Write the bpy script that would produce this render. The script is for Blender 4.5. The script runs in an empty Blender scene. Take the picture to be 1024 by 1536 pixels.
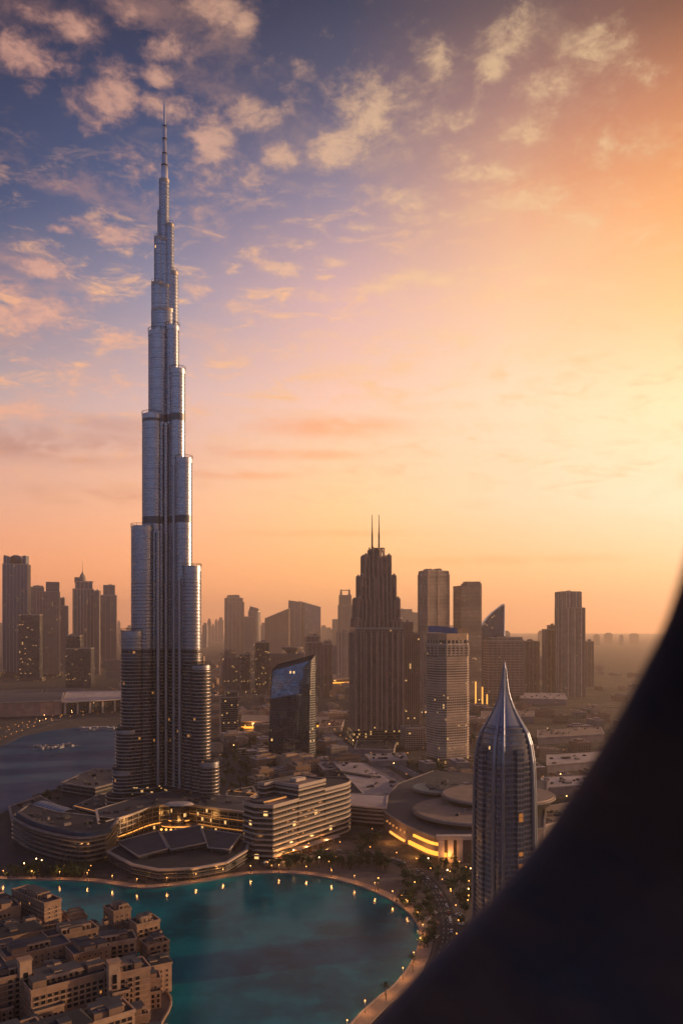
import bpy, math, random
from mathutils import Vector
R = math.radians
sc = bpy.context.scene
C = sc.collection

# ------------------------------------------------------------------ camera
F, HY, CAMZ = 1200.0, 940.0, 211.0          # focal length and horizon in photo pixels, camera height in m
cam = bpy.data.cameras.new('camera'); camo = bpy.data.objects.new('camera', cam); C.objects.link(camo)
camo.location = (0, 0, CAMZ); camo.rotation_euler = (R(90), 0, 0)
cam.sensor_width = 36; cam.sensor_fit = 'AUTO'; cam.lens = 36*F/1536
cam.shift_y = (HY-768)/1536
cam.clip_start = 0.05; cam.clip_end = 200000
cam.dof.use_dof = True; cam.dof.focus_distance = 1200; cam.dof.aperture_fstop = 3.4
sc.camera = camo
sc.view_settings.view_transform = 'Standard'; sc.view_settings.look = 'None'
sc.view_settings.gamma = 1; sc.view_settings.exposure = 0.25
sc.cycles.use_denoising = True
sc.cycles.max_bounces = 6; sc.cycles.glossy_bounces = 3; sc.cycles.diffuse_bounces = 2; sc.cycles.transmission_bounces = 2
sc.cycles.volume_bounces = 2; sc.cycles.sample_clamp_indirect = 4; sc.cycles.caustics_reflective = False

SUN_EL, SUN_AZ = 9.0, 73.0

def lin(r, g, b, a=1.0):
    return tuple(((c/255)/12.92 if c/255 <= .04045 else ((c/255+.055)/1.055)**2.4) for c in (r, g, b)) + (a,)

# ------------------------------------------------------------------ world (sky)
world = bpy.data.worlds.new('World'); sc.world = world; world.use_nodes = True
nt = world.node_tree; N = nt.nodes; L = nt.links
N.clear()
def nd(t, **k):
    n = N.new(t)
    for a, v in k.items(): setattr(n, a, v)
    return n
def wmath(op, a, b=None, c=None, clamp=False):
    n = nd('ShaderNodeMath', operation=op, use_clamp=clamp)
    for i, x in enumerate((a, b, c)):
        if x is None: continue
        if isinstance(x, (int, float)): n.inputs[i].default_value = x
        else: L.new(x, n.inputs[i])
    return n.outputs[0]
def wmix(f, a, b, bt='MIX'):
    n = nd('ShaderNodeMix', data_type='RGBA', blend_type=bt)
    for i, x in ((0, f), (6, a), (7, b)):
        if isinstance(x, (int, float)): n.inputs[i].default_value = x
        elif isinstance(x, tuple): n.inputs[i].default_value = x
        else: L.new(x, n.inputs[i])
    return n.outputs[2]
def wsm(x, a, b, lo=0., hi=1.):
    n = nd('ShaderNodeMapRange', interpolation_type='SMOOTHSTEP'); L.new(x, n.inputs[0])
    for i, v in enumerate((a, b, lo, hi)): n.inputs[i+1].default_value = v
    return n.outputs[0]
def wlin(x, a, b, lo=0., hi=1.):
    n = nd('ShaderNodeMapRange'); L.new(x, n.inputs[0])
    for i, v in enumerate((a, b, lo, hi)): n.inputs[i+1].default_value = v
    return n.outputs[0]
sky = nd('ShaderNodeTexSky', sky_type='NISHITA', sun_disc=False)
sky.sun_elevation = R(SUN_EL); sky.sun_rotation = R(SUN_AZ); sky.dust_density = 3.0; sky.ozone_density = 2.0
tc = nd('ShaderNodeTexCoord'); sep = nd('ShaderNodeSeparateXYZ'); L.new(tc.outputs['Generated'], sep.inputs[0])
X, Y, Z = sep.outputs
az = wmath('ARCTAN2', X, Y)
el = wmath('ARCSINE', wmath('MINIMUM', wmath('MAXIMUM', Z, -1.0), 1.0))
elc = wlin(el, 0, R(90))
ROWS = [0, 150, 300, 450, 600, 750, 850, 940]
COLS = {
 -23.1: [(28,42,70),(42,60,94),(62,80,116),(120,122,146),(192,166,164),(230,170,140),(238,155,106),(234,142,90)],
 -12.0: [(30,44,74),(50,68,104),(84,100,138),(158,148,166),(218,182,176),(248,186,146),(248,168,114),(242,150,96)],
   0.0: [(46,58,84),(86,88,114),(150,136,154),(222,178,174),(250,200,176),(255,208,150),(255,184,116),(250,162,94)],
  12.0: [(98,80,84),(168,126,116),(230,172,138),(252,200,160),(255,222,186),(255,216,176),(255,190,130),(252,164,96)],
  23.1: [(128,84,66),(205,134,94),(252,174,110),(255,206,142),(255,234,184),(255,230,194),(255,200,146),(252,162,92)],
}
def ramp(stops):
    r = nd('ShaderNodeValToRGB'); L.new(elc, r.inputs[0]); e = r.color_ramp.elements
    stops = sorted(stops)
    e[0].position, e[0].color = stops[0]
    e[1].position, e[1].color = stops[-1]
    for p, c in stops[1:-1]:
        q = e.new(p); q.color = c
    return r.outputs[0]
cols = []
def simple(a, st):
    cols.append((a, ramp([(p/90, lin(*c)) for p, c in st])))
BACK = [(0,(64,84,118)),(8,(120,140,176)),(20,(128,152,196)),(34,(84,108,158)),(60,(58,80,128)),(90,(50,70,116))]
simple(-180, BACK)
simple(-75, [(0,(116,106,116)),(10,(108,118,148)),(30,(74,98,146)),(60,(54,74,120)),(90,(50,70,116))])
for a, row in COLS.items():
    st = [(math.degrees(math.atan((940-py)/F*math.cos(R(a))))/90, tuple(v*g_ for v in lin(*c)[:3])+(1,)) for py, c, g_ in zip(ROWS, row, (1, 1, 1, 1.02, 1.05, 1.12, 1.3, 1.45))]
    st += [(.72, lin(48, 66, 110)), (1, lin(50, 70, 116))]
    cols.append((a, ramp(st)))
simple(50, [(0,(235,150,80)),(6,(255,208,140)),(14,(255,226,172)),(25,(240,170,120)),(45,(110,90,104)),(90,(50,70,116))])
simple(95, [(0,(225,140,84)),(6,(240,180,120)),(16,(220,160,130)),(28,(150,124,130)),(50,(70,76,108)),(90,(50,70,116))])
simple(140, [(0,(96,94,112)),(12,(112,120,152)),(30,(84,102,148)),(60,(58,78,124)),(90,(50,70,116))])
simple(180, BACK)
c = cols[0][1]
for (a0, _), (a1, r1) in zip(cols, cols[1:]):
    f = (wlin if -30 < a0 < 20 else wsm)(az, R(a0), R(a1))
    c = wmix(f, c, r1)
# clouds: placed banks (azimuth, elevation) broken up by noise in the cloud deck's own plane
zz = wmath('ADD', wmath('MAXIMUM', Z, 0.0), 0.22)
pl = nd('ShaderNodeCombineXYZ'); L.new(wmath('DIVIDE', X, zz), pl.inputs[0]); L.new(wmath('DIVIDE', Y, zz), pl.inputs[1])
def noise(vec, scale, detail, rough, off=(0, 0, 0), dist=0.0):
    m = nd('ShaderNodeMapping'); m.inputs[1].default_value = off; L.new(vec, m.inputs[0])
    n = nd('ShaderNodeTexNoise'); n.inputs['Scale'].default_value = scale; n.inputs['Detail'].default_value = detail
    n.inputs['Roughness'].default_value = rough; n.inputs['Distortion'].default_value = dist
    L.new(m.outputs[0], n.inputs['Vector']); return n.outputs[0]
ae = nd('ShaderNodeCombineXYZ'); L.new(az, ae.inputs[0]); L.new(el, ae.inputs[1])
def bank(lst):
    tot = None
    for (px, py, rx, ry, s) in lst:
        a = math.atan((px-512)/F); e = math.atan((HY-py)/F*math.cos(a))
        v = nd('ShaderNodeVectorMath', operation='SUBTRACT'); L.new(ae.outputs[0], v.inputs[0]); v.inputs[1].default_value = (a, e, 0)
        w = nd('ShaderNodeVectorMath', operation='MULTIPLY'); L.new(v.outputs[0], w.inputs[0]); w.inputs[1].default_value = (F/rx*.9, F/ry, 0)
        q = nd('ShaderNodeVectorMath', operation='LENGTH'); L.new(w.outputs[0], q.inputs[0])
        o = wsm(q.outputs['Value'], 1.5, 0.1, 0, s)
        tot = o if tot is None else wmath('MAXIMUM', tot, o)
    return tot
LIGHT = [(35,80,42.24,28.16,1),(108,40,45.76,17.6,0.75),(250,72,42.24,19.36,0.75),(165,140,40.48,38.72,0.85),(240,116,24.64,14.08,1),(135,188,22.88,17.6,0.6),(320,12,58.08,15.84,0.8),(365,32,22.88,15.84,0.75),(255,160,42.24,17.6,0.9),(322,208,38.72,36.96,1),(375,172,45.76,26.4,1),(425,232,29.92,21.12,1),(345,265,66.88,19.36,0.6),(548,165,51.04,38.72,1),(508,226,52.8,29.92,1),(655,184,54.56,17.6,0.9),(655,86,35.2,21.12,0.85),(740,102,26.4,17.6,0.95),(775,55,52.8,31.68,0.6),(885,80,58.08,38.72,0.6),(730,258,56.32,19.36,0.9),(780,302,73.92,15.84,0.8),(605,328,40.48,9.68,0.8),(188,355,45.76,15.84,0.75),(62,404,45.76,13.2,0.95),(48,470,73.92,24.64,1),(15,432,31.68,17.6,0.7),(175,512,40.48,19.36,0.7),(290,438,29.92,12.32,0.85),(422,402,36.96,12.32,0.95),(470,442,54.56,12.32,0.8),(358,458,47.52,10.56,0.8),(622,420,84.48,17.6,0.85),(512,556,65.12,19.36,0.75),(330,532,45.76,19.36,0.5),(800,482,49.28,22.88,0.6),(828,420,38.72,12.32,0.7),(38,614,58.08,15.84,0.85),(560,650,96.8,14.08,0.6),(560,160,79.2,52.8,0.5),(300,300,105.6,35.2,0.4),(600,300,52.8,17.6,0.6),(700,420,70.4,14.08,0.6),(470,520,52.8,14.08,0.6),(580,590,79.2,14.08,0.6),(640,610,105.6,12.32,0.6),(420,600,52.8,10.56,0.5),(880,470,52.8,14.08,0.5),(850,600,79.2,15.84,0.5),(780,520,52.8,12.32,0.5),(100,120,70.4,52.8,0.4),(420,150,52.8,35.2,0.4),(940,120,61.6,35.2,0.4),(240,640,52.8,8.8,0.5),(330,615,79.2,10.56,0.6),(700,640,70.4,14.08,0.5),(160,575,52.8,12.32,0.5),(10,705,44,8.8,0.6),(210,230,52.8,26.4,0.4),(950,300,79.2,26.4,0.4),(450,365,30,9,0.8),(545,340,40,9,0.7),(640,350,30,8,0.6),(500,395,34,9,0.8),(570,430,50,10,0.8),(700,405,40,9,0.7),(400,440,34,9,0.8),(530,470,40,8,0.6),(640,500,50,9,0.6),(480,505,50,9,0.7),(560,525,40,8,0.6),(430,535,40,9,0.6),(540,575,44,10,0.8),(600,560,40,8,0.6),(690,575,40,8,0.6),(460,620,60,9,0.6),(745,640,50,9,0.6),(780,690,80,9,0.4),(610,680,80,8,0.5),(60,545,50,9,0.5),(130,330,34,9,0.5),(90,345,20,7,0.5),(300,350,30,9,0.4),(860,330,60,18,0.6),(800,190,50,24,0.6),(700,230,40,14,0.7),(930,210,60,30,0.5),(820,130,50,24,0.6),(60,20,40,16,0.5),(180,20,40,18,0.5),(450,100,30,16,0.5),(600,125,30,16,0.6),(560,285,34,10,0.5),(470,290,30,10,0.5),(700,320,50,12,0.6),(900,430,60,14,0.5),(760,440,50,10,0.5),(840,520,70,12,0.5),(700,510,40,9,0.5)]
DARK = [(70,665,190,26,1),(190,640,120,14,.6),(500,640,110,15,.9),(430,682,110,8,.9),(150,742,100,16,.7),(350,712,90,7,.7),(860,240,110,70,.3),(760,840,160,8,.5),(500,800,160,6,.4),(250,670,120,10,.5)]
n1 = noise(pl.outputs[0], 15.0, 9, .66, (3.1, 1.7, 0), .35)
n2 = noise(pl.outputs[0], 55.0, 6, .65, (9.1, 4.7, 0), .3)
nn = wmath('ADD', wmath('MULTIPLY', n1, .68), wmath('MULTIPLY', n2, .32))
dens = wmath('ADD', wmath('MULTIPLY', bank(LIGHT), .285), nn)
cl = wsm(dens, .535, .82)
core = wsm(dens, .63, .88)
veil = wmath('MULTIPLY', wsm(noise(pl.outputs[0], 5.0, 7, .65, (7.3, 2.2, 0), .3), .5, .72), wsm(el, R(4), R(14), 0, .34))
ccol = wmix(wsm(az, R(-24), R(20)), lin(238, 170, 138), lin(255, 214, 158))
ccol = wmix(wsm(el, R(38), R(16)), wmix(.58, lin(118, 92, 100), ccol), ccol)
dcol = wmix(1.0, c, wmix(wsm(az, R(-14), R(-6)), (.70, .56, .54, 1), (1.0, .66, .44, 1)), 'MULTIPLY')
nd_ = noise(pl.outputs[0], 4.0, 6, .6, (1.1, 5.2, 0), .4)
dk = wmath('MULTIPLY', bank(DARK), wsm(nd_, .32, .58))
st_ = nd('ShaderNodeCombineXYZ'); L.new(wmath('MULTIPLY', az, 9.0), st_.inputs[0]); L.new(wmath('MULTIPLY', el, 30.0), st_.inputs[1])
wisp = wmath('MULTIPLY', wsm(noise(st_.outputs[0], 1.6, 9, .68, (2.2, 8.1, 0), .5), .50, .74), wmath('MULTIPLY', wsm(el, R(5), R(12), 0, 1.0), wsm(el, R(33), R(22))))
c = wmix(veil, c, ccol)
c = wmix(wisp, c, wmix(.5, ccol, lin(255, 196, 140)))
c = wmix(wmath('MULTIPLY', dk, .85), c, dcol)
c = wmix(wmath('MULTIPLY', cl, .58), c, ccol)
c = wmix(wmath('MULTIPLY', core, .32), c, wmix(wsm(az, R(-24), R(20)), lin(246, 186, 158), lin(255, 220, 165)))
bgs = nd('ShaderNodeBackground'); L.new(sky.outputs[0], bgs.inputs[0]); bgs.inputs[1].default_value = 0.006
bgg = nd('ShaderNodeBackground'); L.new(c, bgg.inputs[0]); bgg.inputs[1].default_value = 0.89
ad = nd('ShaderNodeAddShader'); L.new(bgs.outputs[0], ad.inputs[0]); L.new(bgg.outputs[0], ad.inputs[1])
wo = nd('ShaderNodeOutputWorld'); L.new(ad.outputs[0], wo.inputs[0])

# ------------------------------------------------------------------ sun
sl = bpy.data.lights.new('sun', 'SUN'); so = bpy.data.objects.new('sun', sl); C.objects.link(so)
sl.energy = 5.0; sl.angle = R(0.5); sl.color = (1, .60, .34)
sd = Vector((math.sin(R(SUN_AZ))*math.cos(R(SUN_EL)), math.cos(R(SUN_AZ))*math.cos(R(SUN_EL)), math.sin(R(SUN_EL))))
so.rotation_euler = sd.to_track_quat('Z', 'Y').to_euler(); so.location = (0, 0, 900)

# ------------------------------------------------------------------ helpers
def P(px, py, z=0.0):
    """ground point (height z) that stands at a photo pixel"""
    d = F*(CAMZ-z)/(py-HY); return ((px-512)/F*d, d)
def D(py, z=0.0): return F*(CAMZ-z)/(py-HY)
def XX(px, d): return (px-512)/F*d
def ZZ(py, d): return CAMZ-(py-HY)/F*d

MATS = {}
class MT:
    """small node-tree builder"""
    def __init__(s, name):
        s.m = bpy.data.materials.new(name); s.m.use_nodes = True; s.t = s.m.node_tree
        s.b = s.t.nodes['Principled BSDF']; MATS[name] = s.m
    def n(s, t, **k):
        x = s.t.nodes.new(t)
        for a, v in k.items(): setattr(x, a, v)
        return x
    def put(s, inp, v):
        if isinstance(v, (int, float, tuple)): inp.default_value = v
        else: s.t.links.new(v, inp)
    def math(s, op, a, b=0.0, clamp=False):
        x = s.n('ShaderNodeMath', operation=op, use_clamp=clamp); s.put(x.inputs[0], a); s.put(x.inputs[1], b); return x.outputs[0]
    def mix(s, f, a, b, bt='MIX'):
        x = s.n('ShaderNodeMix', data_type='RGBA', blend_type=bt); s.put(x.inputs[0], f); s.put(x.inputs[6], a); s.put(x.inputs[7], b); return x.outputs[2]
    def rng(s, v, a, b, lo=0., hi=1.):
        x = s.n('ShaderNodeMapRange'); s.put(x.inputs[0], v)
        for i, q in enumerate((a, b, lo, hi)): x.inputs[i+1].default_value = q
        return x.outputs[0]
    def noise(s, vec, scale, detail=3, rough=.5):
        x = s.n('ShaderNodeTexNoise'); x.inputs['Scale'].default_value = scale; x.inputs['Detail'].default_value = detail
        x.inputs['Roughness'].default_value = rough
        if vec is not None: s.t.links.new(vec, x.inputs['Vector'])
        return x.outputs[0]
    def obj(s): return s.n('ShaderNodeTexCoord').outputs['Object']
    def geo(s): return s.n('ShaderNodeNewGeometry').outputs['Position']
    def uv(s):
        q = s.n('ShaderNodeSeparateXYZ'); s.t.links.new(s.n('ShaderNodeTexCoord').outputs['UV'], q.inputs[0]); return q.outputs[0], q.outputs[1]
    def set(s, **k):
        nm = {'base': 'Base Color', 'rough': 'Roughness', 'metal': 'Metallic', 'spec': 'Specular IOR Level', 'em': 'Emission Color', 'es': 'Emission Strength', 'ior': 'IOR', 'normal': 'Normal', 'coat': 'Coat Weight'}
        for a, v in k.items(): s.put(s.b.inputs[nm[a]], v)
        return s.m

def plain(name, col, rough=.8, metal=0.0, var=.25, scale=.08, spec=.3):
    """rough painted / stone / concrete surface with weathering"""
    t = MT(name); n = t.noise(t.geo(), scale, 5, .6); n2 = t.noise(t.geo(), scale*14, 3, .6)
    f = t.math('ADD', t.math('MULTIPLY', n, .7), t.math('MULTIPLY', n2, .3))
    lo = tuple(x*(1-var) for x in col)+(1,); hi = tuple(min(1, x*(1+var)) for x in col)+(1,)
    return t.set(base=t.mix(t.rng(f, .35, .65), lo, hi), rough=rough, metal=metal, spec=spec)

def facade(name, glass, span, fh=3.8, ww=3.0, sf=.32, mf=.16, rough=.12, metal=.0, lit=.02, les=.8, span_metal=0., span_rough=.5, spec=.5, litcol=(1, .55, .18, 1), pier=0, pierw=.3, vary=1.0):
    """curtain wall: floors (v) and bays (u) in metres; a few rooms are lit"""
    t = MT(name); u, v = t.uv()
    cu = t.math('DIVIDE', u, ww); cv = t.math('DIVIDE', v, fh)
    fu = t.math('FRACT', cu); fv = t.math('FRACT', cv)
    iu = t.math('FLOOR', cu); iv = t.math('FLOOR', cv)
    s_ = t.math('MAXIMUM', t.math('LESS_THAN', fv, sf), t.math('LESS_THAN', fu, mf))
    if pier:
        s_ = t.math('MAXIMUM', s_, t.math('LESS_THAN', t.math('FRACT', t.math('DIVIDE', u, pier)), pierw))
    cmb = t.n('ShaderNodeCombineXYZ'); t.put(cmb.inputs[0], iu); t.put(cmb.inputs[1], iv)
    wn = t.n('ShaderNodeTexWhiteNoise', noise_dimensions='3D'); t.put(wn.inputs[0], cmb.outputs[0])
    r = wn.outputs[0]
    g = t.mix(t.rng(r, 0, 1), tuple(x*(1-.45*vary) for x in glass)+(1,), tuple(x*(1+.5*vary) for x in glass)+(1,))
    sn = t.noise(t.geo(), .05, 4, .6)
    sp = t.mix(t.rng(sn, .35, .65), tuple(x*.8 for x in span)+(1,), tuple(min(1, x*1.15) for x in span)+(1,))
    big = t.noise(t.geo(), .012, 2, .5)
    li = t.math('MULTIPLY', t.math('GREATER_THAN', r, t.rng(big, .35, .65, 1.0-lit*.1, 1.0-lit*.9)), t.math('SUBTRACT', 1.0, s_))
    hue = t.mix(wn.outputs[0], litcol, litcol)
    rr = t.mix(s_, (rough,)*3+(1,), (span_rough,)*3+(1,))
    m = t.set(base=t.mix(s_, g, sp), rough=rr, metal=t.math('ADD', t.math('MULTIPLY', s_, span_metal-metal), metal), spec=spec, em=hue, es=t.math('MULTIPLY', li, les))
    m.cycles.emission_sampling = 'NONE'
    return m

def emit(name, col, s, sample=False):
    t = MT(name); m = t.set(base=(.05, .03, .02, 1), em=col+(1,), es=s)
    m.cycles.emission_sampling = 'AUTO' if sample else 'NONE'
    return m

class MB:
    def __init__(s): s.v = []; s.f = []; s.mi = []; s.uv = []; s.sm = []; s.mats = []
    def _m(s, mat):
        if mat not in s.mats: s.mats.append(mat)
        return s.mats.index(mat)
    def face(s, pts, mat, uv=None, smooth=False):
        b = len(s.v); s.v.extend(pts); s.f.append(tuple(range(b, b+len(pts)))); s.mi.append(s._m(mat))
        s.uv.append(uv or [(0, 0)]*len(pts)); s.sm.append(smooth)
    def prism(s, out, z0, z1, side, top=None, bottom=None, smooth=False, out1=None, zf=None):
        """out: ccw outline; out1: outline at the top; zf(x, y) adds to the top height"""
        n = len(out); o1 = out1 or out; k = s._m(side)
        h = [(zf(*q) if zf else 0) for q in o1]
        b = len(s.v)
        s.v.extend([(x, y, z0) for x, y in out]); s.v.extend([(o1[i][0], o1[i][1], z1+h[i]) for i in range(n)])
        u = round(abs(sum(q[0]*1.7+q[1]*2.3 for q in out))) % 977 * 3.0
        for i in range(n):
            j = (i+1) % n; du = math.dist(out[i], out[j])
            s.f.append((b+i, b+j, b+n+j, b+n+i)); s.mi.append(k); s.sm.append(smooth)
            s.uv.append([(u, z0), (u+du, z0), (u+du, z1+h[j]), (u, z1+h[i])]); u += du
        if top: s.face([(o1[i][0], o1[i][1], z1+h[i]) for i in range(n)], top)
        if bottom: s.face([(x, y, z0) for x, y in reversed(out)], bottom)
        return s
    def box(s, c, d, mat, rz=0., top=None):
        (x, y, z), (a, b_, h) = c, d
        o = rot([(-a/2, -b_/2), (a/2, -b_/2), (a/2, b_/2), (-a/2, b_/2)], rz)
        return s.prism([(x+p, y+q) for p, q in o], z-h/2, z+h/2, mat, top or mat, mat)
    def ledges(s, out, z0, z1, fh, off, h, mat, zoff=0.0, smooth=False):
        o = offset(out, off); n = len(out); k = s._m(mat); z = z0+zoff
        while z+h <= z1+.01:
            b = len(s.v)
            s.v.extend([(x, y, z) for x, y in o]); s.v.extend([(x, y, z+h) for x, y in o])
            s.v.extend([(x, y, z) for x, y in out]); s.v.extend([(x, y, z+h) for x, y in out])
            for i in range(n):
                j = (i+1) % n
                s.f += [(b+i, b+j, b+n+j, b+n+i), (b+n+i, b+n+j, b+3*n+j, b+3*n+i), (b+2*n+i, b+2*n+j, b+j, b+i)]
                s.mi += [k]*3; s.sm += [smooth, False, False]; s.uv += [[(0, 0)]*4]*3
            z += fh
        return s
    def fins(s, out, z0, z1, sp, dep, wid, mat, skip=0):
        n = len(out); acc = 0.0
        for i in range(n):
            a, b_ = Vector(out[i]), Vector(out[(i+1) % n]); Ld = (b_-a).length
            if Ld < 1e-6: continue
            t_ = (b_-a)/Ld; nrm = Vector((t_.y, -t_.x)); k = int(Ld/sp)
            if Ld < sp:
                acc += Ld
                if acc < sp: continue
                acc = 0; qs = [a]
            else: qs = [a+t_*(Ld*(q)/k) for q in range(0, k+1)]
            for q in qs:
                c_ = q+nrm*(dep/2)
                s.box((c_.x, c_.y, (z0+z1)/2), (wid, dep, z1-z0), mat, math.atan2(t_.y, t_.x))
        return s
    def tube(s, p0, p1, r0, r1, mat, n=8, cap=True, smooth=True):
        p0, p1 = Vector(p0), Vector(p1); d = (p1-p0).normalized()
        a = d.orthogonal().normalized(); b_ = d.cross(a); b = len(s.v); k = s._m(mat)
        for p, r in ((p0, r0), (p1, r1)):
            for i in range(n):
                t_ = 2*math.pi*i/n; s.v.append(tuple(p+(a*math.cos(t_)+b_*math.sin(t_))*r))
        for i in range(n):
            j = (i+1) % n; s.f.append((b+i, b+j, b+n+j, b+n+i)); s.mi.append(k); s.sm.append(smooth); s.uv.append([(0, 0)]*4)
        if cap:
            s.f.append(tuple(range(b+n, b+2*n))); s.f.append(tuple(reversed(range(b, b+n))))
            s.mi += [k, k]; s.sm += [False, False]; s.uv += [[(0, 0)]*n]*2
        return s
    def lathe(s, prof, mat, n=16, c=(0, 0), smooth=True, ph=0.0, sx=1., sy=1.):
        b = len(s.v); k = s._m(mat)
        for r, z in prof:
            for i in range(n):
                t_ = ph+2*math.pi*i/n; s.v.append((c[0]+r*sx*math.cos(t_), c[1]+r*sy*math.sin(t_), z))
        for q in range(len(prof)-1):
            for i in range(n):
                j = (i+1) % n; a0 = b+q*n
                s.f.append((a0+i, a0+j, a0+n+j, a0+n+i)); s.mi.append(k); s.sm.append(smooth)
                r = max(prof[q][0], prof[q+1][0]); u0, u1 = r*2*math.pi*i/n, r*2*math.pi*(i+1)/n
                s.uv.append([(u0, prof[q][1]), (u1, prof[q][1]), (u1, prof[q+1][1]), (u0, prof[q+1][1])])
        return s
    def strip(s, pts, w, z0, z1, mat, top=None):
        """a band of width w along a polyline, from z0 to z1"""
        l, r = [], []
        for i, p in enumerate(pts):
            a = Vector(pts[max(i-1, 0)]); c_ = Vector(pts[min(i+1, len(pts)-1)]); t_ = (c_-a).normalized(); nn_ = Vector((t_.y, -t_.x))
            r.append(tuple(Vector(p)+nn_*w/2)); l.append(tuple(Vector(p)-nn_*w/2))
        for i in range(len(pts)-1):
            q = [r[i], r[i+1], l[i+1], l[i]]
            s.face([(x, y, z1) for x, y in q], top or mat, [(0, 0)]*4)
            if z1-z0 > .02:
                s.face([(r[i][0], r[i][1], z0), (r[i+1][0], r[i+1][1], z0), (r[i+1][0], r[i+1][1], z1), (r[i][0], r[i][1], z1)], mat)
                s.face([(l[i+1][0], l[i+1][1], z0), (l[i][0], l[i][1], z0), (l[i][0], l[i][1], z1), (l[i+1][0], l[i+1][1], z1)], mat)
        return s
    def build(s, name, parent=None, loc=(0, 0, 0), rz=0.0):
        me = bpy.data.meshes.new(name); me.from_pydata(s.v, [], s.f)
        for m in s.mats: me.materials.append(MATS[m])
        me.polygons.foreach_set('material_index', s.mi); me.polygons.foreach_set('use_smooth', s.sm)
        uvl = me.uv_layers.new(name='UVMap'); flat = []
        for fu_ in s.uv:
            for p in fu_: flat += [p[0], p[1]]
        uvl.data.foreach_set('uv', flat)
        me.update()
        o = bpy.data.objects.new(name, me); C.objects.link(o); o.parent = parent; o.location = loc; o.rotation_euler = (0, 0, rz)
        return o

def rot(pts, a):
    c_, s_ = math.cos(a), math.sin(a); return [(x*c_-y*s_, x*s_+y*c_) for x, y in pts]
def shift(pts, dx, dy): return [(x+dx, y+dy) for x, y in pts]
def rect(w, d, a=0.): return rot([(-w/2, -d/2), (w/2, -d/2), (w/2, d/2), (-w/2, d/2)], a)
def circ(r, n=24, c=(0, 0), sx=1, sy=1): return [(c[0]+r*sx*math.cos(2*math.pi*i/n), c[1]+r*sy*math.sin(2*math.pi*i/n)) for i in range(n)]
def offset(out, d):
    n = len(out); r = []
    for i in range(n):
        a, b_, c_ = Vector(out[i-1]), Vector(out[i]), Vector(out[(i+1) % n])
        t1, t2 = (b_-a), (c_-b_)
        if t1.length < 1e-9 or t2.length < 1e-9: r.append(tuple(b_)); continue
        t1.normalize(); t2.normalize()
        n1_, n2_ = Vector((t1.y, -t1.x)), Vector((t2.y, -t2.x)); m = (n1_+n2_)
        if m.length < .2: m = n1_
        m.normalize(); k = d/max(.4, m.dot(n1_)); r.append((b_.x+m.x*k, b_.y+m.y*k))
    return r
def arcpts(c, r, a0, a1, n): return [(c[0]+r*math.cos(R(a0+(a1-a0)*i/n)), c[1]+r*math.sin(R(a0+(a1-a0)*i/n))) for i in range(n+1)]
def smoothline(pts, k=4, closed=False):
    """Catmull-Rom through the points"""
    n = len(pts); out = []
    rng_ = range(n if closed else n-1)
    for i in rng_:
        g = (lambda j: pts[j % n]) if closed else (lambda j: pts[min(max(j, 0), n-1)])
        p0, p1, p2, p3 = g(i-1), g(i), g(i+1), g(i+2)
        for q in range(k):
            t_ = q/k
            out.append(tuple(.5*((2*p1[a])+(-p0[a]+p2[a])*t_+(2*p0[a]-5*p1[a]+4*p2[a]-p3[a])*t_*t_+(-p0[a]+3*p1[a]-3*p2[a]+p3[a])*t_**3) for a in (0, 1)))
    if not closed: out.append(tuple(pts[-1]))
    return out

def thing(name, label, cat, loc=(0, 0, 0), rz=0., group=None):
    o = bpy.data.objects.new(name, None); C.objects.link(o); o.location = loc; o.rotation_euler = (0, 0, rz)
    o.empty_display_size = 1; o['label'] = label; o['category'] = cat
    if group: o['group'] = group
    return o
def tag(o, label, cat, group=None):
    o['label'] = label; o['category'] = cat
    if group: o['group'] = group
    return o
def struct(o, kind='structure'): o['kind'] = kind; return o
def copy_tree(o, parent=None, name=None):
    c_ = o.copy(); C.objects.link(c_); c_.parent = parent
    for ch in KIDS.get(o.name, []): copy_tree(ch, c_)
    return c_
KIDS = {}
def learn(o):
    """remember a prototype's children, for copy_tree"""
    for x in list(C.objects):
        if x.parent: KIDS.setdefault(x.parent.name, [])
        if x.parent and x not in KIDS[x.parent.name]: KIDS[x.parent.name].append(x)
    return o

# ------------------------------------------------------------------ materials
facade('steel_glass', (.27, .31, .38), (.40, .42, .47), fh=3.9, ww=2.6, sf=.22, mf=.16, rough=.24, metal=.8, span_metal=.9, span_rough=.38, lit=.0006, spec=.8, les=1.5, vary=.2)
facade('shaded_low_glass', (.03, .034, .042), (.05, .05, .055), fh=3.9, ww=3.2, sf=.2, mf=.18, rough=.16, metal=.3, lit=.012, spec=.8, les=.35, litcol=(1, .42, .10, 1))  # the tower's own glass, darkened to carry the shade of its lower floors
facade('blue_glass', (.03, .055, .10), (.045, .07, .11), rough=.08, lit=.012, spec=.9, span_metal=.4, span_rough=.3)
facade('mirror_glass', (.09, .135, .19), (.04, .06, .09), fh=4, ww=3, sf=.10, mf=.06, rough=.04, metal=.85, lit=.012, spec=.9, les=1.2)
facade('dark_glass', (.012, .018, .026), (.03, .032, .036), rough=.1, lit=.04, spec=.7)
facade('sparkle_glass', (.012, .02, .03), (.02, .024, .03), fh=4, ww=5, rough=.12, lit=.06, spec=.6, les=.7)
facade('beige_grid', (.03, .03, .035), (.46, .34, .24), fh=3.6, ww=3.4, sf=.36, mf=.3, rough=.15, lit=.02, span_rough=.8)
facade('beige_piers', (.03, .032, .04), (.46, .36, .27), fh=3.6, ww=3.2, sf=.25, mf=.2, rough=.15, lit=.01, span_rough=.8, pier=11, pierw=.28)
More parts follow.
